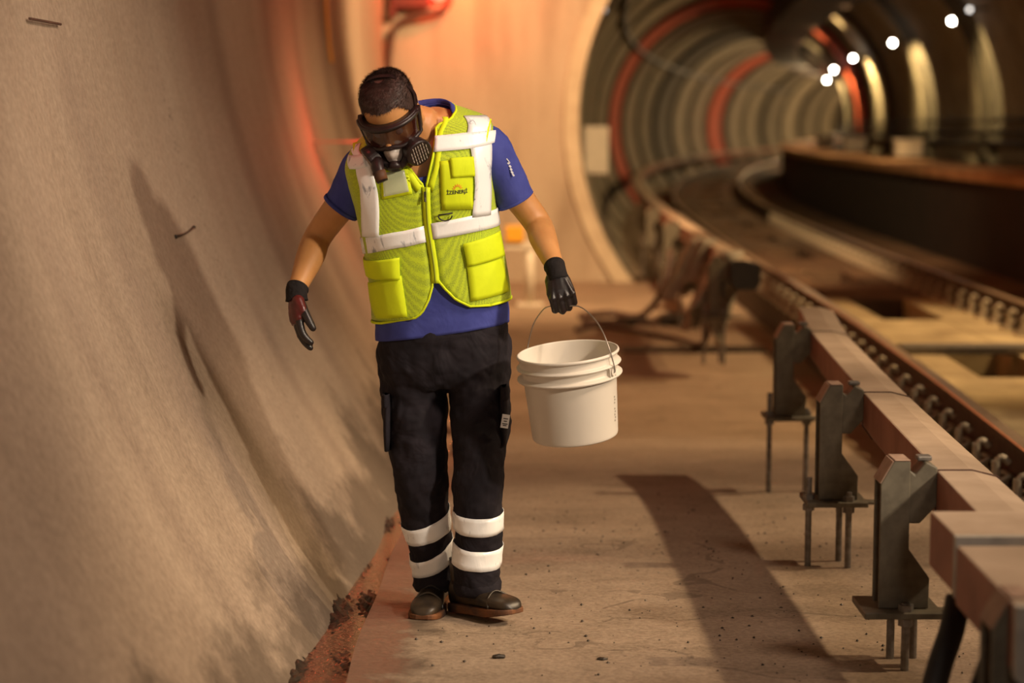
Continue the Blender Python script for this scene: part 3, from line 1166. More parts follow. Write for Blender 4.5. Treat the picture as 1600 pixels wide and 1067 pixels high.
bm = B(); box(bm, (-0.27, -0.04, 0.0), (0.0, 0.04, 0.05)); obj('arm', bm, M['darksteel'], parent=t)
bm = B(); cyl(bm, (0.05, 0, 0.0), (0.05, 0, 0.12), 0.05, 16); obj('beacon_lens', bm, M['redglow'], parent=t, smooth=True)

t = thing('beacon', 'red warning beacon on the left wall, hidden behind the man\'s head', 'beacon', (-0.86, 12.5, 1.42))
bm = B(); box(bm, (-0.43, 0.02, 0.0), (0.0, 0.10, 0.012)); obj('arm', bm, M['rim'], parent=t)
bm = B(); cyl(bm, (0, 0.08, 0.02), (0, 0.08, 0.14), 0.04, 16); obj('beacon_lens', bm, M['redglow'], parent=t, smooth=True)
# bent steel pin sticking out of the left wall
q = P(285, 362, 7.1)
y = 6.95
a0 = P(272, 371, y); a0.x = wallx(y, a0.z) + 0.0
def wall_hit(px, py, out=0.004):
    lo_y, hi_y = 4.0, 21.0
    for _ in range(40):
        m = (lo_y + hi_y) / 2
        c = P(px, py, m)
        if c.x - wallx(m, c.z) > 0:
            lo_y = m
        else:
            hi_y = m
    return P(px, py, lo_y) + Vector((out, 0, 0))


bm = B()
pa, pb = wall_hit(273, 370, 0.003), wall_hit(298, 355, 0.012)
tube(bm, [pa, (pa + pb) / 2 + Vector((0.006, 0, -0.003)), pb], [0.0045, 0.0035, 0.0045], 8, 4)
ball(bm, pa, 0.008)
ball(bm, pb, 0.007)
obj('steel_pin', bm, M['darksteel'], smooth=True, label='small dark steel pin sticking out of the stained left wall', cat='pin')
# old marks of a ruler-like scratch: thin wire ends left in the wall
bm = B()
pa, pb = wall_hit(44, 29), wall_hit(93, 38)
tube(bm, [pa, pb], 0.004, 6)
obj('wire_stub', bm, M['cable'], label='short brown wire lying flat in the top left of the wall', cat='wire')

# --- white cabinet just inside the bored tunnel
t = thing('wall_cabinet', 'pale cabinet on the left wall just inside the bored tunnel', 'cabinet', (P(932, 235, 25).x, 25.0, P(932, 272, 25).z))
w = 38 * 25 / F
h = 74 * 25 / F
bm = B(); box(bm, (-w / 2, 0, 0), (w / 2, 0.25, h)); o = obj('body', bm, M['white'], parent=t); bev(o, 0.01)
bm = B(); box(bm, (-w / 2 + 0.02, -0.012, 0.02), (w / 2 - 0.02, 0, h - 0.02)); o = obj('door', bm, M['white'], parent=t); bev(o, 0.004)
bm = B(); box(bm, (-w / 2 - 0.12, 0.08, h * 0.3), (-w / 2, 0.14, h * 0.4)); obj('bracket', bm, M['darksteel'], parent=t)

# --- lamps along the right side of the bored tunnel
def sphere_lamp(y, px, py, lab, on=True, e=None, r=None):
    # nearest distance at which the lamp hangs just inside the lining
    while True:
        c = P(px, py, y)
        if math.hypot(c.x - cx(y), c.z - ZT) < RT - 0.26 or y < 22.5:
            break
        y -= 0.1
    t = thing('tunnel_lamp', lab, 'lamp', tuple(c), 'lamps along the bored tunnel')
    r = r or (0.035 if on else 0.03)
    bm = B(); ball(bm, (0, 0, 0), r)
    obj('bulb', bm, M['lampglow'] if on else M['lampdim'], parent=t, smooth=True, label='lit bulb')
    bm = B()
    # holder reaching to the lining
    x0 = cx(y)
    dirx = 1 if c.x > x0 else -1
    wx = x0 + dirx * math.sqrt(max(0.1, RT * RT - (c.z - ZT) ** 2))
    tube(bm, [(dirx * (r + 0.01), 0, 0.0), (wx - c.x, 0, 0.03)], 0.018, 8)
    tube(bm, [(dirx * r * 0.7, 0, 0), (dirx * (r + 0.05), 0, 0)], 0.03, 10)
    obj('holder', bm, M['darksteel'], parent=t)
    if on:
        q = Vector((c.x - dirx * 0.06, y - 0.05, c.z - 0.02))
        lamp('tunnel_lamp_light', 'SPOT', q, 260, (1.0, 0.66, 0.30), 0.05, (cx(y) - 2.0, y + 1.0, ZT - 1.2), 120, 0.5)
        # the fixture also throws a narrow beam down the ring and one up over it
        w = Vector((cx(y) + RT - 0.02, y + 0.15, ZT + 0.85))
        lamp('tunnel_lamp_light', 'SPOT', q + Vector((0.02, 0, -0.06)), 420, (1.0, 0.72, 0.30), 0.03, w, 96, 0.9)
        lamp('tunnel_lamp_light', 'SPOT', q + Vector((-0.02, 0, 0.06)), 500, (1.0, 0.70, 0.30), 0.03, (cx(y) + 1.5, y + 0.15, ZT + 2.55), 50, 0.5)
    return c


LMP = [(29, 1487, 33, 'brightest tunnel lamp, nearest in the row at the top right'),
       (36, 1395, 67, 'second lit tunnel lamp from the near end of the row'),
       (44, 1333, 91, 'third lit tunnel lamp from the near end of the row'),
       (53, 1303, 109, 'fourth lit tunnel lamp from the near end of the row'),
       (62, 1292, 125, 'farthest and dimmest lit lamp in the row')]
for (y, px, py, lab) in LMP:
    sphere_lamp(y, px, py, lab)
sphere_lamp(26, 1515, 15, 'small unlit-looking pale lamp right of the nearest bright lamp', False)
sphere_lamp(25, 943, 15, 'small pale lamp alone on the left of the tunnel crown', False)
for y, e in ((68, 260), (76, 320), (86, 420), (98, 420), (108, 400)):  # unseen fills added past the lamp row to brighten the far bore
    lamp('far_fill_light', 'POINT', (cx(y) + 1.6, y, 2.6), e, (1.0, 0.70, 0.36), 0.05)

# dark body added where the crown goes unlit
bm = B()
rings = []
for y in frange(24, 95, 1.0):
    x = cx(y) + 1.15
    rings.append([(x - 0.5, y, ZT + 2.05), (x + 0.42, y, ZT + 1.98), (x + 0.42, y, ZT + 2.35), (x - 0.5, y, ZT + 2.55)])
loft(bm, rings)
o = obj('crown_shade', bm, M['duct'], label='dark red-brown body added as shade along the crown of the bored tunnel', cat='duct')
# cables on the right wall and on the left wall
for (off, z, r, lab) in ((2.60, 1.30, 0.05, 'lowest dark pipe on the right tunnel wall'), (2.80, 1.45, 0.035, 'middle dark pipe on the right tunnel wall'), (2.84, 1.62, 0.03, 'upper dark pipe on the right tunnel wall')):
    bm = B()
    tube(bm, [(cx(y) + off, y, z) for y in frange(22.5, 95, 1.5)], r, 8)
    obj('wall_pipe', bm, M['darksteel'], smooth=True, label=lab, cat='pipe', group='pipes on the right tunnel wall')
for (ang, r, lab) in ((143, 0.05, 'dark cable run high on the left tunnel wall'),):
    bm = B()
    tube(bm, [(cx(y) + (RT - 0.1) * math.cos(math.radians(ang)), y, ZT + (RT - 0.1) * math.sin(math.radians(ang))) for y in frange(22.5, 95, 1.5)], r, 8)
    obj('cable_run', bm, M['darksteel'], smooth=True, label=lab, cat='cable')
# equipment boxes standing on the walkway
for (y, px, lab) in ((29, 1495, 'grey equipment box on the walkway below the brightest lamp'), (36, 1410, 'grey equipment box on the walkway below the second lamp'), (44, 1350, 'grey equipment box on the walkway below the third lamp')):
    x = min((px - 800) * y / F, cx(y) + 2.0)
    t = thing('equipment_box', lab, 'box', (x, y, CAMZ - 0.46), 'boxes on the walkway')
    bm = B(); box(bm, (-0.2, -0.12, 0.03), (0.2, 0.12, 0.26)); o = obj('body', bm, M['white'], parent=t); bev(o, 0.015)
    bm = B(); box(bm, (-0.23, -0.14, 0.26), (0.23, 0.14, 0.29)); o = obj('lid', bm, M['white'], parent=t); bev(o, 0.008)
    bm = B(); box(bm, (-0.17, -0.1, 0.0), (0.17, 0.1, 0.03)); obj('foot', bm, M['darksteel'], parent=t)

# --- gutter: mud, water and debris
def gut_x(y):   # left edge of path
    return -0.455 + 0.03 * math.sin(y * 3.1) * math.sin(y * 1.3 + 1)
random.seed(3)
bm = B()
rows = []
for y in frange(4.6, 12.0, 0.018):
    row = []
    xl, xr = wallx(y, zf(y)) - 0.04, edge_x(y) - 0.004
    for k in range(26):
        u = k / 25
        x = xl + (xr - xl) * u
        bank = 0.5 + 0.5 * math.sin(y * 5.2 + 1.0) * math.sin(y * 2.3)
        lump = math.sin(u * 9 + y * 7) * 0.5 + 0.35 * math.sin(u * 23 + y * 31) * math.sin(y * 17 - u * 5) + 0.25 * math.sin(y * 61 + u * 40)
        z = zf(y) - 0.052 + 0.034 * bank * (0.6 + 0.5 * lump) + random.uniform(-0.005, 0.006) + 0.03 * (1 - u) ** 4
        z = min(z, zf(y) - 0.004)
        row.append((x, y + random.uniform(-0.005, 0.005), z))
    rows.append(row)
loft(bm, rows, closed=False)
obj('gutter_mud', bm, M['mud'], smooth=True, label='dark wet mud and debris lying in the gutter along the wall foot', cat='mud', kind='stuff')
bm = B()
loft(bm, [[(wallx(y, zf(y)) - 0.02, y, zf(y) - 0.035), (edge_x(y) - 0.002, y, zf(y) - 0.036)] for y in frange(4.6, 12.0, 0.2)], closed=False)
obj('puddle', bm, M['puddle'], label='rippled water in the gutter reflecting red light', cat='puddle', kind='stuff')
# grit strewn on the path
bm = B()
for k in range(420):
    y = random.uniform(4.9, 8.5)
    x = random.uniform(-0.4, 1.6) if random.random() < 0.6 else random.gauss(0.55, 0.35)
    s = random.choice((0.002, 0.003, 0.003, 0.005))
    if x < -0.38 or x > 1.9: continue
    z = zf(y) + s * 0.4
    vs = [bm.verts.new((x + s * random.uniform(0.6, 1.5) * a, y + s * random.uniform(0.6, 1.6) * b, z + s * c)) for a, b, c in ((1, 0, 0), (-1, 0.2, 0), (0, 1, 0), (0.1, -1, 0), (0, 0, 0.9), (0, 0, -0.5))]
    for f in ((0, 2, 4), (2, 1, 4), (1, 3, 4), (3, 0, 4), (2, 0, 5), (1, 2, 5), (3, 1, 5), (0, 3, 5)):
        bm.faces.new([vs[i] for i in f])
obj('grit', bm, M['darksteel'], label='dark grit scattered over the concrete path', cat='grit', kind='stuff')
for (px, py, yy2, s, lab) in ((780, 1042, 5.28, 0.011, 'small dark lump of dirt in front of the boots'), (940, 1046, 5.25, 0.009, 'tiny dark stone on the path by the bottom edge')):
    bm = B()
    c = P(px, py, yy2)
    bmesh.ops.create_icosphere(bm, subdivisions=2, radius=1)
    for v in bm.verts:
        k = 1 + 0.3 * math.sin(v.co.x * 5 + px) * math.cos(v.co.y * 4)
        v.co = Vector((v.co.x * s * 1.8 * k, v.co.y * s * k, v.co.z * s * 0.6 * k)) + Vector((c.x, yy2, zf(yy2) + s * 0.4))
    obj('pebble', bm, M['mud'], smooth=True, label=lab, cat='stone')


# ================================================================== THE WORKER
MY = 5.90


def rot(x=0, y=0, z=0):
    return Matrix.Rotation(math.radians(z), 3, 'Z') @ Matrix.Rotation(math.radians(y), 3, 'Y') @ Matrix.Rotation(math.radians(x), 3, 'X')


# ---- torso as a smooth function of angle and height
TK = [  # px, py, half width, half depth, Y, roll, pitch
    (692, 516, .209, .145, 5.955, 8, 0),
    (690, 478, .206, .150, 5.950, 8.5, 2),
    (682, 420, .201, .148, 5.935, 10, 4),
    (672, 360, .198, .142, 5.915, 11, 7),
    (665, 305, .203, .138, 5.890, 12, 10),
    (660, 262, .211, .128, 5.870, 12, 13),
    (656, 232, .214, .108, 5.855, 12, 15),
    (655, 208, .188, .090, 5.850, 12, 17),
    (655, 188, .130, .076, 5.845, 11, 20),
    (653, 176, .080, .068, 5.835, 10, 24),
]
_tk = []
for k in TK:
    c = P(k[0], k[1], k[4])
    _tk.append((c.x, c.y, c.z, k[2], k[3], k[5], k[6]))
_TS = catmull(_tk, 10)
TMAX = len(TK) - 1.0001


def S(th, t, off=0.0):
    t = max(0.0, min(TMAX, t))
    i = int(t * 10)
    f = t * 10 - i
    d = _TS[i] * (1 - f) + _TS[min(i + 1, len(_TS) - 1)] * f
    ro, pi_ = math.radians(d[5]), math.radians(d[6])
    ux = Vector((math.cos(ro), 0, math.sin(ro)))
    uy = Vector((0, math.cos(pi_), math.sin(pi_)))
    a, b = d[3] + off, d[4] + off
    s, c = math.sin(th), math.cos(th)
    e = 0.80
    sx = math.copysign(abs(s) ** e, s)
    cy_ = math.copysign(abs(c) ** e, c)
    return Vector(d[:3]) + ux * (a * sx) - uy * (b * cy_)


def VO(th, t):
    """how far the vest stands off beyond its plain offset"""
    w = max(0.0, min(1.0, (t - 4.2) / 0.8)) * max(0.0, min(1.0, (7.6 - t) / 0.6)) * max(0.0, min(1.0, (abs(math.sin(th)) - 0.6) / 0.3))
    return 0.0022 * math.sin(th * 3 + t * 1.3) + 0.005 * w


_grid = []
for i in range(-24, 25):
    for j in range(0, 91):
        th = math.radians(i * 4)
        t = j * 0.1
        q = proj(S(th, t, 0.01))
        _grid.append((q[0], q[1], th, t))
_G = np.array(_grid)


def inv(px, py, off=0.01):
    """surface parameters of the torso point seen at a pixel"""
    k = np.argmin((_G[:, 0] - px) ** 2 + (_G[:, 1] - py) ** 2)
    th, t = _G[k, 2], _G[k, 3]
    for _ in range(12):
        q = proj(S(th, t, off))
        ex, ey = px - q[0], py - q[1]
        if abs(ex) + abs(ey) < 0.05:
            break
        h = 1e-3
        qa = proj(S(th + h, t, off)); qb = proj(S(th, t + h, off))
        J = np.array([[(qa[0] - q[0]) / h, (qb[0] - q[0]) / h], [(qa[1] - q[1]) / h, (qb[1] - q[1]) / h]])
        try:
            d = np.linalg.solve(J + np.eye(2) * 1e-6, [ex, ey])
        except Exception:
            break
        d = np.clip(d, [-0.2, -0.4], [0.2, 0.4])
        th = max(-1.7, min(1.7, th + d[0])); t = max(0, min(TMAX, t + d[1]))
    return th, t


def patch(name, tl, tr_, bl, br, mat, off, parent, nu=8, nv=8, thick=0.0025, puff=0.0, top=None, bottom=None, label=None, mats=None):
    """a sewn-on piece: its four corners as pixels, laid on the torso surface"""
    bm = B()
    ta, tb, tc_, td = inv(*tl), inv(*tr_), inv(*bl), inv(*br)
    rings = []
    for j in range(nv + 1):
        v = j / nv
        row = []
        for i in range(nu + 1):
            u = i / nu
            th = (ta[0] * (1 - u) + tb[0] * u) * (1 - v) + (tc_[0] * (1 - u) + td[0] * u) * v
            t = (ta[1] * (1 - u) + tb[1] * u) * (1 - v) + (tc_[1] * (1 - u) + td[1] * u) * v
            pf = puff * math.sin(PI * u) * math.sin(PI * min(1, v * 1.0))
            row.append(S(th, t, off + pf + VO(th, t)))
        rings.append(row)
    loft(bm, rings, closed=False)
    bmesh.ops.recalc_face_normals(bm, faces=bm.faces)
    bm.normal_update()
    bm.faces.ensure_lookup_table()
    f = bm.faces[0]
    if f.normal.y > 0:
        bmesh.ops.reverse_faces(bm, faces=bm.faces)
    o = obj(name, bm, mat, parent, smooth=True, label=label, recalc=False)
    solid(o, thick)
    return o


def ribbon(name, left, right, mat, off, parent, n=20, across=4, thick=0.0012, label=None, params=False, wr=0.0):
    """a strip between two pixel polylines on the torso"""
    A = catmull([inv(*p) if not params else p for p in left], 6)
    Bq = catmull([inv(*p) if not params else p for p in right], 6)
    bm = B()
    rings = []
    for k in range(n + 1):
        u = k / n
        fa, fb = u * (len(A) - 1), u * (len(Bq) - 1)
        ia, ib = min(int(fa), len(A) - 2), min(int(fb), len(Bq) - 2)
        a = A[ia] * (1 - fa + ia) + A[ia + 1] * (fa - ia)
        b = Bq[ib] * (1 - fb + ib) + Bq[ib + 1] * (fb - ib)
        rings.append([S(a[0] * (1 - w) + b[0] * w, a[1] * (1 - w) + b[1] * w, off + VO(a[0] * (1 - w) + b[0] * w, a[1] * (1 - w) + b[1] * w)) for w in [q / across for q in range(across + 1)]])
    loft(bm, rings, closed=False)
    bm.normal_update()
    s = sum((f.normal.dot(f.calc_center_median() - Vector((P(665, 350, 5.93)))) > 0) * 2 - 1 for f in bm.faces)
    if s < 0:
        bmesh.ops.reverse_faces(bm, faces=bm.faces)
    o = obj(name, bm, mat, parent, smooth=True, label=label, recalc=False)
    solid(o, thick)
    return o


# ---- joints of the body (pixel, distance)
J = dict(
    shL=P(575, 262, 5.875), elL=P(498, 368, 6.00), wrL=P(463, 455, 5.85),
    shR=P(748, 226, 5.875), elR=P(838, 346, 5.93), wrR=P(868, 420, 5.735),
    hipL=P(646, 560, 5.97), knL=P(661, 735, 5.93), anL=P(680, 905, 6.0),
    hipR=P(744, 552, 5.95), knR=P(748, 735, 5.83), anR=P(746, 912, 5.84),
)
HC = P(613, 180, 5.765)          # head centre
HR = rot(38, -9, 0)
HR = rot(0, 0, -14) @ HR


def H(x, y, z):
    return HC + HR @ Vector((x, y, z))


# ---- hand builder -------------------------------------------------
def hand(bm, wrist, d, n, s, curls, spread=0.0, scale=1.0, fat=1.0, thumb=(0.6, 0.75, 0.25), tcurl=25, knuckles=False):
    """d: towards the fingers, n: towards the palm side, s: towards the thumb; bm gets palm and fingers"""
    d, n, s = Vector(d).normalized(), Vector(n).normalized(), Vector(s).normalized()
    s = (s - d * s.dot(d)).normalized()
    n = (n - d * n.dot(d) - s * n.dot(s)).normalized()
    k = scale
    rings = []
    for (u, w, h, so) in ((-0.012, .027, .021, 0), (0.008, .030, .021, 0.0), (0.03, .038, .019, 0.002), (0.06, .043, .017, 0.003), (0.080, .042, .013, 0.002), (0.090, .036, .008, 0.001)):
        c = wrist + d * (u * k) + s * (so * k)
        rings.append([c + s * (w * k * math.cos(2 * PI * q / 18)) + n * (h * k * fat * math.sin(2 * PI * q / 18)) for q in range(18)])
    loft(bm, rings)
    if knuckles:
        for q, o_ in enumerate((0.031, 0.0105, -0.0105, -0.030)):
            ball(bm, wrist + d * ((0.083 - abs(q - 1.3) * 0.003) * k) + s * (o_ * k) - n * (0.007 * k), (0.0105 * k, 0.0105 * k, 0.0105 * k), seg=12, rings=8)
            tube(bm, [wrist + d * (0.03 * k) + s * (o_ * 0.6 * k) - n * (0.014 * k), wrist + d * (0.08 * k) + s * (o_ * k) - n * (0.009 * k)], [0.006 * k, 0.008 * k], 8, 2)
    lens = [0.070, 0.080, 0.074, 0.058]
    offs = [0.031, 0.0105, -0.0105, -0.030]
    rad = [0.0098, 0.0100, 0.0095, 0.0085]
    tips = []
    for i in range(4):
        base = wrist + d * ((0.086 - abs(i - 1.3) * 0.003) * k) + s * (offs[i] * k)
        cu = curls[i]
        ang = 0
        pts = [base - d * 0.02 * k, base]
        rr = [rad[i] * k * fat * 1.08] * 2
        p = base
        for (fr, a) in zip((0.46, 0.30, 0.24), cu):
            ang += math.radians(a)
            dd = d * math.cos(ang) + n * math.sin(ang) + s * (spread * (1.5 - i) * math.cos(ang))
            dd.normalize()
            p = p + dd * (lens[i] * fr * k)
            pts.append(p)
            rr.append(rad[i] * k * fat * (1.02 if len(pts) == 3 else 0.93 if len(pts) == 4 else 0.80))
        tube(bm, pts, rr, 10, 3, ref=s, roundend=True)
        ball(bm, pts[2], rr[2] * 1.06, seg=10, rings=7)
        tips.append(p)
    b0 = wrist + d * (0.022 * k) + s * (0.024 * k) + n * (0.004 * k)
    td = (d * thumb[0] + s * thumb[1] + n * thumb[2]).normalized()
    p1 = b0 + td * (0.038 * k)
    t2 = (td * math.cos(math.radians(tcurl)) + (d * 0.8 + n * 0.5 - s * 0.2).normalized() * math.sin(math.radians(tcurl))).normalized()
    p2 = p1 + t2 * (0.030 * k)
    t3 = (t2 + (d * 0.5 + n * 0.5 - s * 0.4) * 0.35).normalized()
    p3 = p2 + t3 * (0.024 * k)
    tube(bm, [b0 - td * 0.008 * k, b0, p1, p2, p3], [0.015 * k, 0.015 * k * fat, 0.0125 * k * fat, 0.0112 * k * fat, 0.009 * k * fat], 10, 3, ref=n, roundend=True)
    return tips


# hanging right hand (left in the picture): seen from its thumb side
dL = (P(468, 556, 5.80) - P(463, 462, 5.84)).normalized()
HLargs = dict(wrist=J['wrL'] + dL * 0.012, d=dL, n=(0.93, 0.30, 0.0), s=(0.25, -0.95, -0.05), curls=[(12, 20, 14), (10, 18, 14), (12, 22, 16), (16, 26, 20)], scale=1.05, thumb=(0.9, 0.40, 0.28), tcurl=20)
# fist round the bail (right in the picture): back of the hand to the camera
dR = (P(881, 470, 5.70) - P(868, 420, 5.735)).normalized()
HRargs = dict(wrist=J['wrR'] + dR * 0.010, d=dR, n=(0.1, 1, -0.1), s=(-1, 0.1, 0.12), curls=[(38, 78, 60), (36, 82, 62), (38, 82, 62), (42, 82, 62)], scale=1.0, thumb=(0.8, 0.10, 0.6), tcurl=45)

# ---- body: one continuous surface ---------------------------------
bm = B()
# head
HP = [(-.122, -.058, .020, .014), (-.113, -.052, .038, .030), (-.094, -.040, .051, .051), (-.06, -.026, .061, .070), (-.02, -.011, .069, .086),
      (.02, 0, .074, .095), (.055, .004, .076, .097), (.085, .006, .071, .088), (.106, .008, .058, .070), (.120, .009, .036, .044), (.125, .009, .012, .015)]
HPs = catmull(HP, 3)


def head_ring(d, off=0.0, n=32):
    z, cy_, a, b = d
    return [H((a + off) * math.sin(2 * PI * k / n), cy_ - (b + off) * math.cos(2 * PI * k / n), z + (off * 0.9 if z > 0.09 else 0)) for k in range(n)]


loft(bm, [head_ring(d) for d in HPs])
# brow, nose, lips, chin, cheeks, ears
for sx in (-1, 1):
    ball(bm, H(sx * .032, -.087, .022), (.026, .012, .008), HR, 12, 8)
    ball(bm, H(sx * .038, -.074, -.022), (.022, .016, .016), HR, 12, 8)
    e = rot(0, sx * -12, sx * 22)
    ball(bm, H(sx * .079, .004, -.008), (.008, .017, .031), HR @ e, 12, 9)
    ball(bm, H(sx * .083, .010, .006), (.007, .020, .022), HR @ e, 12, 9)
    ball(bm, H(sx * .079, .002, -.033), (.007, .010, .011), HR @ e, 10, 7)
    ball(bm, H(sx * .010, -.104, -.036), (.009, .010, .008), HR, 10, 7)
tube(bm, [H(0, -.090, .018), H(0, -.101, -.005), H(0, -.113, -.026), H(0, -.108, -.038)], [.008, .010, .014, .012], 10, 3, roundend=True)
ball(bm, H(0, -.094, -.066), (.023, .010, .0065), HR, 12, 8)
ball(bm, H(0, -.091, -.077), (.020, .011, .007), HR, 12, 8)
ball(bm, H(0, -.080, -.104), (.020, .016, .014), HR, 12, 8)
# neck
tube(bm, [H(0, .030, -.01), H(0, .026, -.06), P(656, 196, 5.825), P(661, 226, 5.85)], [(.055, .060), (.058, .060), (.066, .062), (.085, .070)], 20, 4)
# torso
loft(bm, [[S(2 * PI * k / 36, t, -0.018) for k in range(36)] for t in [q * 0.3 for q in range(0, 30)]])
# arms
armL = [J['shL'], J['shL'].lerp(J['elL'], .5), J['elL'], J['elL'].lerp(J['wrL'], .35), J['elL'].lerp(J['wrL'], .75), J['wrL'], J['wrL'] + dL * 0.03]
armR = [J['shR'], J['shR'].lerp(J['elR'], .5), J['elR'], J['elR'].lerp(J['wrR'], .35), J['elR'].lerp(J['wrR'], .75), J['wrR'], J['wrR'] + dR * 0.03]
RA = [(.062, .062), (.050, .052), (.044, .044), (.045, .045), (.034, .036), (.028, .030), (.026, .028)]
tube(bm, armL, RA, 18, 4)
tube(bm, armR, [(.062, .062), (.049, .050), (.043, .044), (.043, .043), (.033, .034), (.027, .029), (.026, .028)], 18, 4)
# hands inside the gloves
hand(bm, fat=0.80, **HLargs)
hand(bm, fat=0.80, **HRargs)
# legs and feet
for a, b, c in (('hipL', 'knL', 'anL'), ('hipR', 'knR', 'anR')):
    tube(bm, [J[a] + Vector((0, 0, 0.08)), J[a], J[a].lerp(J[b], .5), J[b], J[b].lerp(J[c], .3), J[c]], [.085, .088, .072, .056, .054, .038], 18, 3)
    fd = Vector((0.67, -0.74, 0)) if a == 'hipR' else Vector((-0.17, -0.98, 0))
    tube(bm, [J[c], J[c] + fd * 0.02 + Vector((0, 0, -0.03)), J[c] + fd * 0.075 + Vector((0, 0, -0.042))], [.036, .032, .022], 14, 3, roundend=True)
person = obj('person', bm, M['skin'], smooth=True, label='man in yellow safety vest and respirator walking, head bowed, with a bucket', cat='person')
remesh(person, 0.0045, 0.6, 5)

# eyes behind the goggles
for sx in (-1, 1):
    bm = B()
    ball(bm, H(sx * .031, -.080, -.002), (.014, .012, .012), HR, 16, 10)
    obj('eye', bm, M['maskgrey'], person, smooth=True)
    bm = B()
    tube(bm, [H(sx * .014, -.0965, .021), H(sx * .033, -.0985, .027), H(sx * .053, -.084, .021)], [.003, .0045, .002], 8, 4)
    obj('eyebrow', bm, M['hair'], person, smooth=True)

# ---- hair
def hair_here(th, z):
    a = abs(th)          # 0 front, pi back
    deg = math.degrees(a)
    if deg < 32: lim = .073 + 0.005 * (deg / 32) ** 2
    elif deg < 46: lim = .078 - (deg - 32) / 14 * .008
    elif deg < 70: lim = .070 - (deg - 46) / 24 * .042
    elif deg < 86: lim = .028 - (deg - 70) / 16 * 0.038
    elif deg < 104: lim = .018
    else: lim = .018 - min(1, (deg - 104) / 30) * .10
    return z > lim


bm = B()
n = 72
HPf = catmull(HP, 10)
rr = [head_ring(d, 0.0045, n) for d in HPf]
V = [[bm.verts.new(p) for p in r] for r in rr]
random.seed(11)
cells = []
for i in range(len(V) - 1):
    z = (HPf[i][0] + HPf[i + 1][0]) / 2
    for k in range(n):
        th = (k + 0.5) * 2 * PI / n
        if th > PI: th -= 2 * PI
        if hair_here(th, z + random.uniform(-.0015, .0015)):
            bm.faces.new((V[i][k], V[i][(k + 1) % n], V[i + 1][(k + 1) % n], V[i + 1][k]))
            cells.append((V[i][k].co.copy(), V[i + 1][(k + 1) % n].co.copy(), V[i][(k + 1) % n].co.copy(), th, z))
bmesh.ops.contextual_create
bm.faces.new(V[-1])
bmesh.ops.delete(bm, geom=[v for v in bm.verts if not v.link_faces], context='VERTS')
# short strands combed forward
fwd = HR @ Vector((0, -1, 0.1))
hc = H(0, 0.005, 0.01)
for _ in range(9000):
    c = random.choice(cells)
    p = c[0] + (c[1] - c[0]) * random.random() * 0.9 + (c[2] - c[0]) * random.random() * 0.5
    nrm = (p - hc).normalized()
    front = c[3]
    lay = (fwd + HR @ Vector((random.uniform(-.7, .7), 0, -0.2)))
    lay = (lay - nrm * lay.dot(nrm)).normalized()
    L = random.uniform(.007, .014) * (1.15 if c[4] > .07 else 0.6)
    tip = p + (lay * 0.85 + nrm * random.uniform(.35, .9)) * L
    sd = lay.cross(nrm) * 0.0006
    a, b2, t2 = bm.verts.new(p - sd), bm.verts.new(p + sd), bm.verts.new(tip)
    f = bm.faces.new((a, b2, t2))
    f.material_index = 1 if (random.random() < (0.45 if c[4] < .05 else 0.16)) else 0
obj('hair', bm, parent=person, mats=[M['hair'], simple('greying_hair', (0.09, 0.065, 0.055), (0.13, 0.10, 0.085), 0.6, scale=30, bstr=0)], recalc=False)


# ---- goggles
def face_pt(deg, z, off):
    # on the face: angle from the front, height
    zs = [d[0] for d in HPs]
    i = max(0, min(len(HPs) - 2, int(np.searchsorted(zs, z)) - 1))
    f = (z - zs[i]) / (zs[i + 1] - zs[i])
    d = HPs[i] * (1 - f) + HPs[i + 1] * f
    t = math.radians(deg)
    return H((d[2] + off) * math.sin(t), d[1] - (d[3] + off) * math.cos(t), z)


def band(bm, z0, z1, degs, off, offb=None, mi=0):
    offb = off if offb is None else offb
    rings = []
    for g in degs:
        za = z0(g) if callable(z0) else z0
        zb = z1(g) if callable(z1) else z1
        rings.append([face_pt(g, za, off), face_pt(g, zb, offb)])
    loft(bm, rings, closed=False, mi=mi)


gog = None
degs = frange(-72, 72, 6)
ztop = lambda g: 0.030 + 0.004 * math.cos(math.radians(g * 2))
zbot = lambda g: -0.036 + 0.010 * math.exp(-(g / 14.0) ** 2)
bm = B()
# frame: rim tubes round the lens and a skirt to the face
top = [face_pt(g, ztop(g), 0.024) for g in degs]
bot = [face_pt(g, zbot(g), 0.024) for g in degs]
loopp = top + list(reversed(bot))
rings = tube_rings(loopp + [loopp[0]], [0.0065] * (len(loopp) + 1), 8)
loft(bm, rings)
rt = [[face_pt(g, ztop(g) - 0.001, 0.027), face_pt(g, ztop(g) + 0.008, 0.020), face_pt(g, ztop(g) + 0.006, 0.0), face_pt(g, ztop(g) - 0.010, 0.024)] for g in degs]
loft(bm, rt)
rt = [[face_pt(g, zbot(g) + 0.001, 0.027), face_pt(g, zbot(g) - 0.005, 0.022), face_pt(g, zbot(g) - 0.002, 0.0), face_pt(g, zbot(g) + 0.005, 0.024)] for g in degs]
loft(bm, rt)
for g0, g1 in ((-84, -70), (70, 84)):
    rt = [[face_pt(g, 0.030, 0.024), face_pt(g, -0.034, 0.024), face_pt(g, -0.034, 0.0), face_pt(g, 0.030, 0.0)] for g in frange(g0, g1, 7)]
    loft(bm, rt)
gog = obj('goggles', bm, M['maskblack'], person, smooth=True, label='dark protective goggles')
bev(gog, 0.001, 1)
bm = B()
band(bm, zbot, ztop, degs, 0.024)
obj('lens', bm, M['lens'], gog, smooth=True)


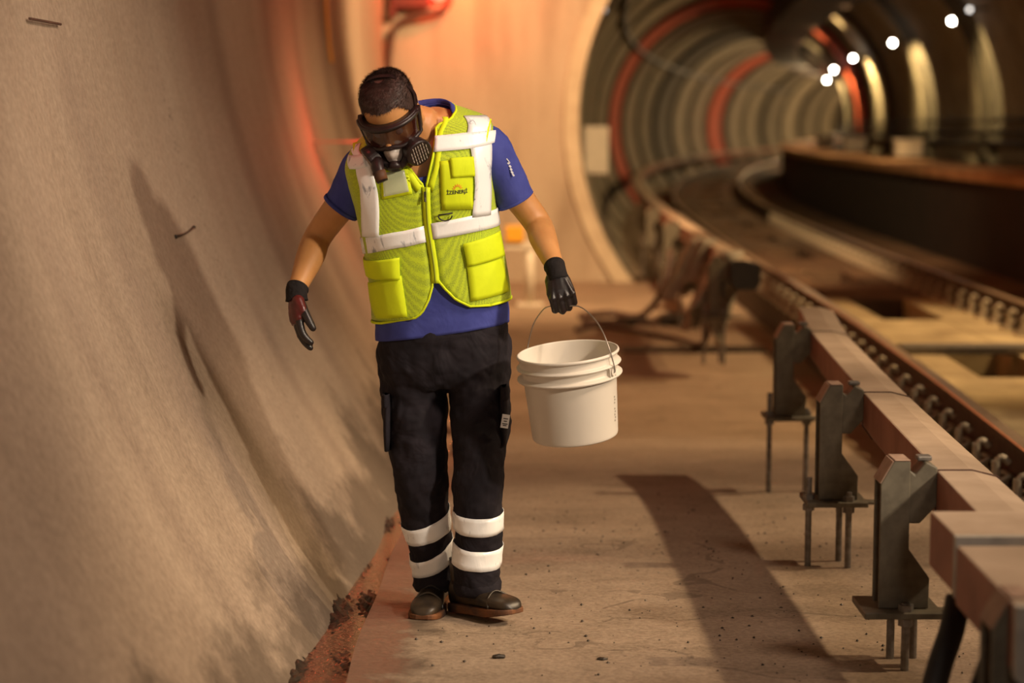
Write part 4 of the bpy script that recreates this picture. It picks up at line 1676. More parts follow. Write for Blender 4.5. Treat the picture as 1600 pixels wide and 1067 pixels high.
def strap_loop(name, fn, w, mat, parent, n=60, closed=True, label=None, a0=0, a1=360, th=0.002):
    """fn(deg)-> (point, outward, width direction)"""
    bm = B()
    rings = []
    for k in range(n + (0 if closed else 1)):
        g = a0 + (a1 - a0) * k / n
        p, o_, wd = fn(g)
        rings.append([p - wd * w / 2, p + wd * w / 2, p + wd * w / 2 + o_ * th, p - wd * w / 2 + o_ * th])
    loft(bm, rings, loop=closed, cap0=not closed, cap1=not closed)
    return obj(name, bm, mat, parent, smooth=False, label=label)


def around(deg, z0, tilt, off):
    """strap going round the back of the head; deg 0 = front"""
    z = z0 + tilt * (1 - math.cos(math.radians(deg))) / 2
    p = face_pt(deg, z, off)
    q = face_pt(deg, z + 0.01, off)
    c = H(0, 0, z)
    return p, (p - c).normalized(), (q - p).normalized()


gs = strap_loop('strap', lambda g: around(g, 0.0, 0.022, 0.009), 0.027, M['maskblack'], gog, closed=False, a0=72, a1=288, label='black elastic strap with pale marks')
# pale marks on the strap, seen behind the ear
bm = B()
for g in (80, 84, 88, 92, 96, 101, 106, 112):
    for dz in (-0.005, 0.003):
        p, o_, wd = around(g, dz, 0.022, 0.0118)
        p2, _, _ = around(g + 2.6, dz, 0.022, 0.0118)
        v = [p - wd * .0022, p2 - wd * .0012, p2 + wd * .0022, p + wd * .0012]
        loft(bm, [[a for a in v], [a + o_ * 0.0005 for a in v]])
obj('strap_mark', bm, M['slot'], gog)

# ---- respirator
bm = B()
rings = []
for (yo, z, a, b) in ((-.050, -.058, .050, .050), (-.078, -.058, .046, .046), (-.100, -.060, .037, .039), (-.120, -.064, .029, .030), (-.132, -.066, .022, .022), (-.137, -.067, .012, .012)):
    rings.append([H(a * math.cos(2 * PI * k / 24), yo + 0.012 * math.cos(2 * PI * k / 24) ** 2, z + b * (1.0 if math.sin(2 * PI * k / 24) > 0 else 0.92) * math.sin(2 * PI * k / 24)) for k in range(24)])
loft(bm, rings)
resp = obj('respirator', bm, M['maskgrey'], person, smooth=True, label='half-mask respirator with two round filters')
sub(resp)
bm = B()
ring1 = [H(.050 * math.cos(2 * PI * k / 24), -.062 + 0.02 * math.cos(2 * PI * k / 24) ** 2, -.058 + .050 * math.sin(2 * PI * k / 24)) for k in range(25)]
tube(bm, ring1, [0.007] * 25, 8)
cyl(bm, H(0, -.128, -.083), H(0, -.145, -.092), 0.020, 20)
tube(bm, [H(-.045, -.085, -.048), H(0, -.125, -.03), H(.045, -.085, -.048)], [.007, .006, .007], 8, 5)
tube(bm, [H(-.05, -.095, -.055), H(-.03, -.122, -.085), H(0, -.135, -.098), H(.03, -.122, -.085), H(.05, -.095, -.055)], [.012, .012, .010, .012, .012], 10, 4)
obj('mask_rim', bm, M['maskblack'], resp, smooth=True)
for sx, nm in ((1, 'pale slots'), (-1, 'brown')):
    c = H(sx * .066, -.098, -.070)
    ax = (HR @ Vector((sx * .62, -.70, -.10))).normalized()
    if sx < 0:
        ax = (HR @ Vector((sx * .80, -.55, -.15))).normalized()
    cd = c + ax * 0.022
    bm = B()
    tube(bm, [c - ax * 0.022, c - ax * 0.014, c + ax * 0.012, c + ax * 0.020, cd], [.022, .040, .043, .042, .038], 32)
    fo = obj('filter_cartridge', bm, M['maskblack'], resp, smooth=False, label='round black filter with ' + nm if sx > 0 else 'round dark filter pointing aside')
    bev(fo, 0.002)
    u = ax.cross(HR @ Vector((0, 0, 1))).normalized()
    w = ax.cross(u).normalized()
    bm = B()
    for r_ in (-2, -1, 0, 1, 2):
        for c_ in range(-3, 4):
            if (r_ * .013) ** 2 + (c_ * .0088) ** 2 > .033 ** 2: continue
            p = cd + w * (r_ * .013) + u * (c_ * .0088)
            v = [p - u * .0010 - w * .0048, p + u * .0010 - w * .0048, p + u * .0010 + w * .0048, p - u * .0010 + w * .0048]
            loft(bm, [v, [q + ax * .0008 for q in v]])
    obj('filter_slots', bm, M['slot'], resp)
# hanging exhalation part in front at the left
bm = B()
c = P(588, 252, 5.70)
e_ = P(598, 284, 5.68)
tube(bm, [H(-.055, -.10, -.07), P(590, 262, 5.69), e_], [.018, .019, .017], 18, 2)
obj('filter_canister', bm, M['maskblack'], resp, smooth=True, label='dark cylinder hanging below the left filter')
bm = B()
tube(bm, [P(592, 268, 5.685), P(597, 282, 5.68)], [.0198, .0182], 18)
obj('canister_band', bm, M['sole'], resp, smooth=True, label='brown band round the cylinder')
# head harness of the respirator: over the crown and down in front of the ear


def crown(g, sx=1):
    # g 0..1 from the ear side to the crown
    pts = [face_pt(78 * sx, -.045, .012), face_pt(80 * sx, -.01, .010), face_pt(86 * sx, .03, .008), face_pt(92 * sx, .07, .008), H(sx * .045, .012, .122), H(sx * .02, .010, .134), H(0, .010, .136)]
    A = catmull([tuple(p) for p in pts], 6)
    f = g * (len(A) - 1)
    i = min(int(f), len(A) - 2)
    p = Vector(A[i] * (1 - f + i) + A[i + 1] * (f - i))
    o_ = (p - H(0, 0, 0)).normalized()
    t_ = Vector(A[i + 1] - A[i]).normalized()
    return p, o_, t_.cross(o_).normalized()


for sx in (1, -1):
    strap_loop('head_strap', lambda g, sx=sx: crown(g, sx), 0.015, M['maskblack'], resp, n=40, closed=False, a0=0, a1=1)
    strap_loop('side_strap', lambda g, sx=sx: (lambda p, q, w: (p, q, w))(*around(g * sx, -.050, .012, .010)), 0.012, M['maskblack'], resp, n=30, closed=False, a0=42, a1=178)

# ---- polo shirt
bm = B()
TV = inv(663, 274, 0.0)[1]


def neck_t(th):
    f = 0.5 + 0.5 * math.cos(th)
    return 8.7 - (8.7 - TV) * f ** 7


ts = [q * 0.12 for q in range(0, int(8.8 / 0.12))]
RR = loft(bm, [[S(2 * PI * k / 80, t, 0.0) for k in range(80)] for t in ts], cap0=False, cap1=False)
gone = [RR[i][k] for i, t in enumerate(ts) for k in range(80) if t > neck_t(2 * PI * k / 80)]
bmesh.ops.delete(bm, geom=gone, context='VERTS')
slL = [J['shL'] + Vector((0.05, 0, 0.01)), J['shL'], P(556, 288, 5.90), P(540, 314, 5.92), P(532, 325, 5.925)]
slR = [J['shR'] + Vector((-0.05, 0, 0.0)), P(757, 232, 5.875), P(780, 268, 5.89), P(799, 302, 5.905), P(805, 313, 5.91)]
RSL = [(.068, .068), (.074, .076), (.066, .070), (.060, .064), (.059, .063)]
for s_ in (slL, slR):
    loft(bm, tube_rings(s_, RSL, 24, 5), cap0=False, cap1=False)
shirt = obj('polo_shirt', bm, M['shirt'], person, smooth=True, label='royal blue polo shirt')
disp(shirt, 0.09, 0.012)
solid(shirt, 0.003, 0)
for s_ in (slL, slR):
    bm = B()
    r = tube_rings(s_, RSL, 24, 5)
    a, b = r[-3], r[-1]
    c1, c2 = sum(a, Vector()) / 24, sum(b, Vector()) / 24
    out = [[c1 + (p - c1) * 1.02 for p in a], [c2 + (p - c2) * 1.035 for p in b], [c2 + (p - c2) * 1.0 for p in b]]
    loft(bm, out, cap0=False, cap1=False)
    o = obj('sleeve_hem', bm, M['shirt'], shirt, smooth=True)
    solid(o, 0.003, 0)
# collar
bm = B()
rings = []
for k in range(61):
    th = math.radians(5 + 350 * k / 60)
    f = 0.5 + 0.5 * math.cos(th)
    tb = neck_t(th)
    rings.append([S(th, tb - 0.12, 0.001), S(th, tb + 0.1, 0.003) + Vector((0, -0.003, 0.022 * (1 - 0.8 * f))), S(th, tb - 0.35, 0.0085)])
loft(bm, rings, closed=False)
o = obj('collar', bm, M['shirt'], shirt, smooth=True)
solid(o, 0.003, 0)
sub(o)
# small white emblem on the sleeve
bm = B()
ce = P(797, 262, 5.82)
for (dx, dz, w, h) in ((-.006, .022, .007, .003), (-.004, .014, .003, .008), (.0, .004, .004, .006), (.003, -.005, .004, .006), (.006, -.014, .004, .006), (.010, -.022, .004, .005)):
    m_ = Matrix.Translation(ce + Vector((dx, 0.0, dz))) @ rot(0, 50, 0).to_4x4()
    box(bm, (-w, -0.0006, -h / 2), (w, 0.0006, h / 2), mat=m_)
sleeve_mark_bm = bm

# ---- trousers
LEG = {'L': [(648, 555, .102, 5.975), (647, 610, .104, 5.965), (650, 670, .096, 5.945), (657, 735, .086, 5.93), (663, 790, .078, 5.945), (671, 840, .071, 5.965), (678, 885, .067, 5.985), (681, 908, .066, 5.99)],
       'R': [(744, 548, .104, 5.955), (749, 605, .095, 5.93), (750, 670, .090, 5.88), (748, 735, .082, 5.845), (746, 790, .075, 5.84), (746, 840, .0725, 5.845), (746, 885, .071, 5.85), (746, 916, .069, 5.855)]}
bm = B()
rings = []
for (px, py, a, b, Y, ro) in ((692, 500, .196, .140, 5.955, 8), (693, 520, .206, .148, 5.955, 8), (693, 545, .209, .150, 5.96, 6), (694, 570, .208, .145, 5.96, 3), (697, 592, .204, .130, 5.96, 1), (698, 604, .192, .105, 5.955, 0)):
    c = P(px, py, Y)
    t = math.radians(ro)
    rings.append([c + Vector((math.cos(t) * a * math.copysign(abs(math.cos(q)) ** .8, math.cos(q)), b * math.copysign(abs(math.sin(q)) ** .85, math.sin(q)), math.sin(t) * a * math.cos(q))) for q in [2 * PI * k / 40 for k in range(40)]])
loft(bm, rings)
legtube = {}
for s_ in 'LR':
    L = LEG[s_]
    pts = [P(a, b, d) for a, b, c, d in L]
    rd = [(c, c * 1.08) for a, b, c, d in L]
    rr = tube_rings(pts, rd, 28, 6, ref=(0, -1, 0))
    legtube[s_] = rr
    loft(bm, rr)
trousers = obj('trousers', bm, M['trousers'], person, smooth=True, label='black work trousers with reflective bands')
remesh(trousers, 0.006, 0.5, 4)
disp(trousers, 0.10, 0.026)
disp(trousers, 0.035, 0.008)
# hem cuffs are open round the boots: a soft fold on each
for s_ in 'LR':
    bm = B()
    r = legtube[s_]
    loft(bm, [[(sum(r[-1], Vector()) / 28) + (p - sum(r[-1], Vector()) / 28) * k + Vector((0, 0, dz)) for p in r[-1]] for k, dz in ((0.96, .03), (1.06, .016), (1.07, -.004), (1.0, -.016), (0.9, -.012))], cap0=False, cap1=False)
    o = obj('trouser_hem', bm, M['trousers'], trousers, smooth=True)
    disp(o, 0.05, 0.014)
    solid(o, 0.004, 0)


def leg_band(s_, ya, yb, slope, label):
    """band round the leg between two pixel heights (at the leg centre), slope = rise towards the right, pixels per pixel"""
    r = legtube[s_]
    cen = [sum(q, Vector()) / len(q) for q in r]
    pys = [proj(c)[1] for c in cen]

    def at(py, k):
        i = max(0, min(len(r) - 2, int(np.searchsorted(pys, py)) - 1))
        f = (py - pys[i]) / (pys[i + 1] - pys[i])
        f = max(-0.5, min(1.5, f))
        p = r[i][k].lerp(r[i + 1][k], f)
        c = cen[i].lerp(cen[i + 1], f)
        return p, c
    bm = B()
    rings = []
    n = len(r[0])
    for v in range(5):
        row = []
        for k in range(n):
            py = ya + (yb - ya) * v / 4
            p, c = at(py, k)
            py2 = py - slope * (proj(p)[0] - proj(c)[0])
            # bands dip at the front, rise at the back like a ring seen from above
            py2 += (c.y - p.y) * 60
            p, c = at(py2, k)
            rad = (p - c)
            row.append(c + rad.normalized() * (rad.length + 0.0036 + 0.0008 * math.sin(k * 2.1 + v)))
        rings.append(row)
    loft(bm, rings, cap0=False, cap1=False)
    o = obj('reflective_band', bm, M['tape'], trousers, smooth=True, label=label)
    disp(o, 0.10, 0.024)
    disp(o, 0.022, 0.007)
    solid(o, 0.0015, 1)


leg_band('L', 804, 829, 0.22, 'upper silver band')
leg_band('L', 853, 879, 0.35, 'lower silver band')
leg_band('R', 797, 824, -0.03, 'upper silver band')
leg_band('R', 848, 878, -0.06, 'lower silver band')
# cargo pockets
for (px, py0, py1, Y, sx) in ((606, 612, 700, 5.93, -1), (787, 600, 690, 5.88, 1)):
    bm = B()
    a, b = P(px, py0, Y), P(px, py1, Y)
    rings = []
    for u in frange(0, 1, 0.2):
        c = a.lerp(b, u)
        w, d = 0.009 + 0.004 * math.sin(PI * u), 0.075
        rings.append([c + Vector((w * math.cos(2 * PI * k / 16), d * math.copysign(abs(math.sin(2 * PI * k / 16)) ** .6, math.sin(2 * PI * k / 16)), 0)) for k in range(16)])
    loft(bm, rings)
    pk = obj('cargo_pocket', bm, M['trousers'], trousers, smooth=True)
    bm = B()
    c = a + Vector((sx * 0.004, 0, 0))
    rings = []
    for u, k_ in ((0.0, 0.9), (0.02, 1.25), (0.20, 1.35), (0.23, 1.1)):
        c2 = c.lerp(b, u)
        rings.append([c2 + Vector((0.011 * k_ * math.cos(2 * PI * k / 16), 0.08 * math.copysign(abs(math.sin(2 * PI * k / 16)) ** .6, math.sin(2 * PI * k / 16)), 0)) for k in range(16)])
    loft(bm, rings)
    obj('pocket_flap', bm, M['trousers'], pk, smooth=True)
# white maker's patch on the thigh pocket
bm = B()
c = P(789, 658, 5.785)
m_ = Matrix.Translation(c) @ rot(0, 12, 38).to_4x4()
box(bm, (-.013, -.0015, -.021), (.015, .0015, .021), mat=m_)
pt = obj('cloth_label', bm, M['whiteprint'], trousers, label='small white cloth label')
bm = B()
for (z, w) in ((.008, .009), (0, .006), (-.008, .010), (-.013, .007)):
    box(bm, (-w, -.0024, z - .0013), (w, -.0014, z + .0013), mat=m_)
obj('label_print', bm, M['darkprint'], pt)
# fly seam and belt shadow line
cable_pts = [P(694, 528, 5.80), P(696, 560, 5.805), P(699, 590, 5.825)]

# ---- safety vest
bm = B()
# inner edges of the two front halves in pixels, from the hem up
eR = [(790, 468), (762, 478), (735, 479), (712, 468), (696, 452), (684, 438), (681, 410), (677, 380), (672, 345), (669, 310), (667, 288), (671, 268), (676, 245), (679, 222), (681, 200), (684, 180)]
eL = [(594, 505), (620, 505), (645, 500), (660, 488), (670, 468), (676, 446), (674, 410), (670, 380), (666, 345), (663, 310), (660, 288), (640, 262), (612, 240), (598, 230), (588, 222), (582, 215)]
pR = [inv(*p, off=0.012) for p in eR]
pL = [inv(*p, off=0.012) for p in eL]


def edge_at(ps, t, lowfirst=True):
    qs = sorted(ps, key=lambda q: q[1])
    if t <= qs[0][1]: return qs[0][0]
    if t >= qs[-1][1]: return qs[-1][0]
    for a, b in zip(qs, qs[1:]):
        if a[1] <= t <= b[1]:
            return a[0] + (b[0] - a[0]) * (t - a[1]) / max(1e-6, b[1] - a[1])


TBR, TBL, TT = inv(788, 471, .012)[1], inv(600, 505, .012)[1], 8.55
rings = []
NV = 78
for j in range(NV + 1):
    v = j / NV
    tR_, tL_ = TBR + (TT - TBR) * v, TBL + (TT - TBL) * v
    a = edge_at(pR, tR_)
    b = edge_at(pL, tL_)
    if v > 0.95:
        a = max(a, 0.55 + (v - .95) * 12); b = min(b, -0.55 - (v - .95) * 12)
    row = []
    n = 84
    for k in range(n + 1):
        u = k / n
        th = a + (2 * PI + b - a) * u
        t = tR_ + (tL_ - tR_) * (0.5 - 0.5 * math.cos(PI * u))
        row.append(S(th, t, 0.013 + VO(th, t)))
    rings.append(row)
loft(bm, rings, closed=False)
vest = obj('safety_vest', bm, M['vest'], person, smooth=True, label='yellow mesh safety vest with silver reflective strips', recalc=True)
solid(vest, 0.0025, 0)
# binding round the edge
edge = [r[0] for r in rings] + rings[-1][1:-1] + [r[-1] for r in reversed(rings)] + list(reversed(rings[0][1:-1]))
bm = B()
rr_ = tube_rings(edge + [edge[0]], [0.0042] * (len(edge) + 1), 6)
loft(bm, rr_)
obj('binding', bm, M['vestsolid'], vest, smooth=True)
# shoulder caps that stand out over the sleeves, with armhole binding
for s_, sx, J_ in ((slL, -1, 'shL'), (slR, 1, 'shR')):
    bm = B()
    c = J[J_] + Vector((sx * 0.012, 0, 0.0))
    ax = (s_[2] - s_[0]).normalized()
    ax = Vector((sx * 0.93, 0, -0.25 if sx < 0 else -0.18)).normalized()
    up = Vector((0, 0, 1)); up = (up - ax * up.dot(ax)).normalized()
    fr = ax.cross(up)
    ring = []
    for k in range(37):
        a_ = 2 * PI * k / 36
        ring.append(c + up * (.080 * math.cos(a_) - (0.02 if math.cos(a_) < 0 else 0)) + fr * (.096 * math.sin(a_)))
    rings2 = [[p - ax * 0.05 for p in ring[:-1]], [p + ax * 0.0 for p in ring[:-1]], [p * 1.0 + ax * 0.012 for p in ring[:-1]]]
    loft(bm, rings2, cap0=False, cap1=False)
    o = obj('armhole', bm, M['vestsolid'], vest, smooth=True)
    solid(o, 0.003, 0)
# solid yellow placket with the zip
z_px = [(666, 292), (668, 345), (673, 380), (678, 412), (681, 442)]
ribbon('placket', [(x - 6, y) for x, y in z_px], [(x + 6, y) for x, y in z_px], M['vestsolid'], 0.0165, vest, 20, 2)
zp = ribbon('zip', [(x - 1.3, y) for x, y in z_px], [(x + 1.3, y) for x, y in z_px], simple('yellow_zip', (0.35, 0.42, 0.02), None, 0.5, scale=10), 0.0182, vest, 20, 1)
bm = B()
p = S(*inv(664, 302), 0.025)
box(bm, (-.003, -.002, -.010), (.003, .002, .008), mat=Matrix.Translation(p))
tube(bm, [p + Vector((0, -.001, -.008)), p + Vector((0.001, -.002, -.022))], [.0025, .0035], 8)
obj('zip_puller', bm, M['darksteel'], zp)
# neck edges
ribbon('neck_facing', [(668, 290), (677, 262), (681, 235), (684, 205), (687, 182)], [(676, 300), (685, 262), (689, 235), (692, 205), (696, 182)], M['vestsolid'], 0.0163, vest, 16, 2)
ribbon('neck_facing', [(660, 290), (638, 262), (612, 243)], [(652, 300), (630, 272), (606, 252)], M['vestsolid'], 0.0163, vest, 16, 2)

TO = 0.0180
# reflective tape
ribbon('reflective_tape', [(719, 181), (727, 208), (733, 236), (736, 262), (738, 295), (735, 340)], [(752, 182), (760, 208), (763, 236), (762, 262), (763, 295), (762, 336)], M['tape'], TO + .001, vest, 26, 5, label='vertical silver tape over the left shoulder')
ribbon('reflective_tape', [(678, 211), (705, 209), (735, 206), (768, 204)], [(676, 236), (705, 234), (735, 231), (769, 222)], M['tape'], TO + .002, vest, 16, 4, label='short silver tape across the chest')
ribbon('reflective_tape', [(557, 218), (560, 245), (565, 285), (569, 325), (571, 368)], [(569, 222), (580, 250), (590, 288), (595, 325), (596, 368)], M['tape'], TO + .001, vest, 24, 5, label='vertical silver tape over the right shoulder')
ribbon('reflective_tape', [(551, 240), (562, 240), (576, 237)], [(552, 262), (563, 262), (578, 258)], M['tape'], TO + .002, vest, 8, 4, label='short silver tape across the chest')


def belt(px_list, half, name):
    """tape going round the waist following the ring lines: pixel centres of the front part then round the side and back"""
    return None


# belt: from the zip round the left side, the back and the right side to the zip again
fr = [inv(675, 361), inv(700, 357), inv(735, 350), inv(770, 341)]
fl = [inv(572, 378), inv(605, 377), inv(635, 372), inv(664, 365)]
n = 90
bm = B()
rings = []
tR, tL = fr[-1][1], fl[0][1]
thR, thL = fr[-1][0], fl[0][0] + 2 * PI
path = list(fr)
for k in range(1, 24):
    u = k / 24
    path.append((thR + (thL - thR) * u, tR + (tL - tR) * u))
path += [(a + 2 * PI, t) for a, t in fl]
ht = abs(inv(700, 344)[1] - inv(700, 370)[1]) / 2
pp = catmull(path, 3)
for k, (th, t) in enumerate(pp):
    rings.append([S(th, t + ht * w, TO + VO(th, t + ht * w)) for w in (-1, -.5, 0, .5, 1)])
loft(bm, rings, closed=False)
o = obj('reflective_tape', bm, M['tape'], vest, smooth=True, label='silver tape round the waist')
solid(o, 0.002, 0)

# pockets
pk = patch('chest_pocket', (686, 251), (735, 247), (690, 328), (737, 327), M['vestsolid'], TO - .002, vest, puff=.004)
patch('pocket_flap', (700, 246), (735, 244), (703, 277), (737, 275), M['vestsolid'], TO + .004, pk, puff=.002)
pk2 = patch('lower_pocket', (574, 428), (629, 430), (590, 497), (638, 494), M['vestsolid'], TO - .003, vest, puff=.003)
patch('pocket_flap', (573, 399), (627, 401), (573, 431), (628, 436), M['vestsolid'], TO + .003, pk2, puff=.003)
pk3 = patch('lower_pocket', (728, 414), (780, 398), (734, 471), (792, 455), M['vestsolid'], TO - .001, vest, puff=.005)
patch('pocket_flap', (721, 381), (774, 361), (728, 417), (782, 400), M['vestsolid'], TO + .005, pk3, puff=.003)
pw = patch('badge_pocket', (596, 264), (637, 260), (598, 311), (645, 302), M['vestsolid'], TO - .003, vest)
patch('badge_window', (600, 268), (633, 264), (602, 306), (640, 298), M['clear'], TO + .001, pw, thick=.001)
# D ring
bm = B()
pts = []
for k in range(19):
    a_ = PI + PI * k / 18
    th, t = inv(694 + 10 * math.cos(a_), 336 - 8 * math.sin(a_) * 1.0)
    pts.append(S(th, t, .023))
tube(bm, pts, [.0022] * 19, 8)
th0, t0 = inv(684, 335); th1, t1 = inv(705, 332)
tube(bm, [S(th0, t0, .023), S(th1, t1, .023)], [.0022] * 2, 8)
obj('d_ring', bm, M['black'], vest, smooth=True, label='black D-shaped ring')


# lettering and emblem on the chest pocket
def text_mesh(name, body, size, origin, xdir, updir, mat, parent, bold=0.0):
    cu = bpy.data.curves.new(name + '_curve', 'FONT')
    cu.body = body
    cu.size = size
    cu.extrude = 0.0004
    cu.offset = bold
    cu.align_x = 'CENTER'
    tmp = bpy.data.objects.new('tmp_text', cu)
    COL.objects.link(tmp)
    dg = bpy.context.evaluated_depsgraph_get()
    me = bpy.data.meshes.new_from_object(tmp.evaluated_get(dg))
    bpy.data.objects.remove(tmp)
    x, u = Vector(xdir).normalized(), Vector(updir)
    z = x.cross(u).normalized()
    u = z.cross(x).normalized()
    m_ = Matrix((x, u, z)).transposed().to_4x4()
    m_.translation = origin
    me.transform(m_)
    me.materials.clear()
    me.materials.append(mat)
    o = bpy.data.objects.new(name, me)
    COL.objects.link(o)
    o.parent = parent
    return o


lo_ = .0222
c0 = S(*inv(712, 302), lo_)
xr = (S(*inv(724, 301), lo_) - S(*inv(700, 303), lo_))
ur = (S(*inv(712, 292), lo_) - S(*inv(712, 312), lo_))
tx_ = text_mesh('printed_name', '\u0130ZENERJ\u0130', 0.0155, c0 + xr.normalized() * 0.0, xr, ur, M['darkprint'], pk, 0.0003)
bm = B()
nx, nu_ = xr.normalized(), ur.normalized()
nz_ = nx.cross(nu_)
ec = c0 + nu_ * 0.0145
for k in range(7):
    a_ = math.radians(10 + 160 * k / 6)
    d_ = nx * math.cos(a_) + nu_ * math.sin(a_)
    s2 = nx * -math.sin(a_) + nu_ * math.cos(a_)
    p0, p1, p2 = ec + d_ * .0075, ec + d_ * .013 + s2 * .0018, ec + d_ * .0165
    v = [p0 - s2 * .0012, p0 + s2 * .0016, p1, p2]
    loft(bm, [v, [q + nz_ * .0005 for q in v]])
sun_ = obj('printed_sun', bm, M['orange'], pk, label='orange sun rays')
# press the print onto the cloth of the pocket
from mathutils.bvhtree import BVHTree
dg = bpy.context.evaluated_depsgraph_get()
tree = BVHTree.FromObject(pk, dg)
for o in (tx_, sun_):
    if o is tx_:        # finer mesh, so the letters can follow the curve
        bt = B(); bt.from_mesh(o.data)
        bmesh.ops.triangulate(bt, faces=bt.faces)
        bmesh.ops.subdivide_edges(bt, edges=[e for e in bt.edges if e.calc_length() > 0.003], cuts=2)
        bt.to_mesh(o.data); bt.free()
    for v in o.data.vertices:
        hit = tree.ray_cast(v.co + nz_ * 0.03, -nz_)
        if hit[0] is not None:
            side = (v.co - c0).dot(nz_)
            v.co = hit[0] + nz_ * (0.0010 if side > 0.0001 else 0.0003)

obj('sleeve_print', sleeve_mark_bm, M['whiteprint'], shirt, label='small white sleeve emblem')

# ---- gloves
for key, args, wr, dd, lab in (('L', HLargs, J['wrL'], dL, 'dark glove with glossy maroon palm'), ('R', HRargs, J['wrR'], dR, 'black glove closed round the bucket wire')):
    bm = B()
    hand(bm, fat=1.14, knuckles=(key == 'R'), **args)
    g = obj('glove', bm, M['glove'], person, smooth=True, label=lab)
    remesh(g, 0.0024, 0.5, 3)
    bm = B()
    up_ = -dd
    fore = (J['elL'] if key == 'L' else J['elR']) - wr
    fo = fore.normalized()
    pts = [wr + fo * 0.014, wr + fo * 0.010, wr + fo * 0.002, wr + dd * 0.018, wr + dd * (0.030 if key == 'L' else 0.036)]
    q_ = 1.0 if key == 'L' else 0.92
    rg = tube_rings(pts, [(a * q_, b * q_) for a, b in ((.0315, .0325), (.0325, .0335), (.0315, .032), (.0310, .0315), (.033, .028))], 24, 3)
    loft(bm, rg, cap0=False, cap1=False)
    o = obj('glove_cuff', bm, M['cuff'], g, smooth=True, label='black knitted cuff')
    solid(o, 0.004, 0)
    bm = B()
    tube(bm, rg[0] + [rg[0][0]], [.004] * 25, 8)
    obj('cuff_edge', bm, M['cuff'], g, smooth=True)
# maroon coating of the hanging glove: palm, ball of the thumb
bm = B()
d_, n_, s_v = Vector(HLargs['d']), Vector(HLargs['n']), Vector(HLargs['s'])
s_v = (s_v - d_ * s_v.dot(d_)).normalized()
n_ = (n_ - d_ * n_.dot(d_) - s_v * n_.dot(s_v)).normalized()
wr = HLargs['wrist']
rings = []
for (u, w, h) in ((0.006, .026, .019), (0.03, .040, .0215), (0.055, .0455, .0215), (0.075, .044, .019), (0.088, .034, .014)):
    c = wr + d_ * (u * 1.05) - n_ * 0.0015
    rings.append([c + s_v * (w * 1.10 * math.cos(2 * PI * q / 20)) + n_ * (h * 1.2 * math.sin(2 * PI * q / 20)) for q in range(20)])
loft(bm, rings)
b0 = wr + d_ * 0.022 + s_v * 0.026
tube(bm, [b0, b0 + (d_ * .9 + s_v * .4 + n_ * .28).normalized() * 0.036], [.0205, .0168], 14, 3, roundend=True)
o = obj('palm_coating', bm, M['maroon'], bpy.data.objects['glove'], smooth=True, label='glossy maroon coating')
remesh(o, 0.003, 0.5, 3)


# ---- safety boots
def boot(an, head, pitch, label, zs):
    """an: ankle point, head: heading in degrees from -Y towards +X, pitch: toe up"""
    R = Matrix.Rotation(math.radians(head), 3, 'Z') @ Matrix.Rotation(math.radians(-pitch), 3, 'X')

    def L(x, y, z):      # local: -y forward, z up from the sole
        return Vector((an.x, an.y, zs)) + R @ Vector((x, -y, z))
    prof = [(-.078, .018, .05, .045), (-.070, .030, .095, .05), (-.045, .037, .115, .06), (-.01, .038, .118, .06), (.03, .038, .098, .05), (.07, .042, .080, .04), (.11, .048, .068, .034), (.15, .049, .062, .03), (.185, .043, .056, .023), (.205, .030, .045, .022), (.214, .014, .030, .02)]
    pr = catmull(prof, 3)
    rings = []
    for y, w, h, _ in pr:
        ring = []
        for k in range(24):
            a = 2 * PI * k / 24
            s, c = math.sin(a), math.cos(a)
            zz = 0.018 + (h - 0.018) * (0.5 + 0.5 * math.copysign(abs(s) ** .75, s))
            ring.append(L(w * math.copysign(abs(c) ** .75, c), y, zz))
        rings.append(ring)
    bm = B()
    loft(bm, rings)
    b = obj('boot', bm, M['boot'], person, smooth=True, label=label)
    sub(b)
    bm = B()
    tube(bm, [L(0, -.02, .09), L(0, -.022, .13), L(0, -.022, .17)], [(.042, .048), (.043, .05), (.043, .048)], 20, 3)
    obj('boot_shaft', bm, M['boot'], b, smooth=True)
    bm = B()
    low, mid, hi = [], [], []
    pr2 = catmull([(a, w) for a, w, _, _ in prof], 3)
    outl = [(w + .005, y) for y, w in pr2] + [(-(w + .005), y) for y, w in reversed(pr2)]
    loft(bm, [[L(x, y, 0.0 + max(0, (y - .12)) * .12) for x, y in outl], [L(x * 1.03, y, 0.012 + max(0, (y - .12)) * .1) for x, y in outl], [L(x, y, 0.027) for x, y in outl]])
    so = obj('sole', bm, M['sole'], b, smooth=False)
    bev(so, 0.003)
    bm = B()
    for yy_ in (.035, .055, .075):
        tube(bm, [L(-.03, yy_, .082 - yy_ * .15), L(0, yy_ + .004, .104 - yy_ * .22), L(.03, yy_, .082 - yy_ * .15)], [.003] * 3, 6, 4)
    obj('lace', bm, M['black'], b, smooth=True)
    bm = B()
    tube(bm, [L(-.050, .14, .028), L(-.040, .13, .055), L(0, .12, .074), L(.040, .13, .055), L(.050, .14, .028)], [.0035] * 5, 6, 4)
    obj('toe_seam', bm, M['boot'], b, smooth=True)
    return b


boot(P(682, 905, 5.99), -10, 0, 'dark scuffed safety boot flat on the ground', zf(6.0) + 0.002)
boot(P(736, 912, 5.86), 42, 6, 'dark scuffed safety boot with the toe just lifted', zf(5.85) + 0.012)


# ================================================================== THE BUCKET
BC = P(887, 549, 5.66)      # centre of the rim
Rb = rot(6.0, -5.5, 0)
bk = thing('bucket', 'off-white plastic bucket hanging from the man\'s gloved hand', 'bucket', tuple(BC))


def Bk(x, y, z):
    return Rb @ Vector((x, y, z))


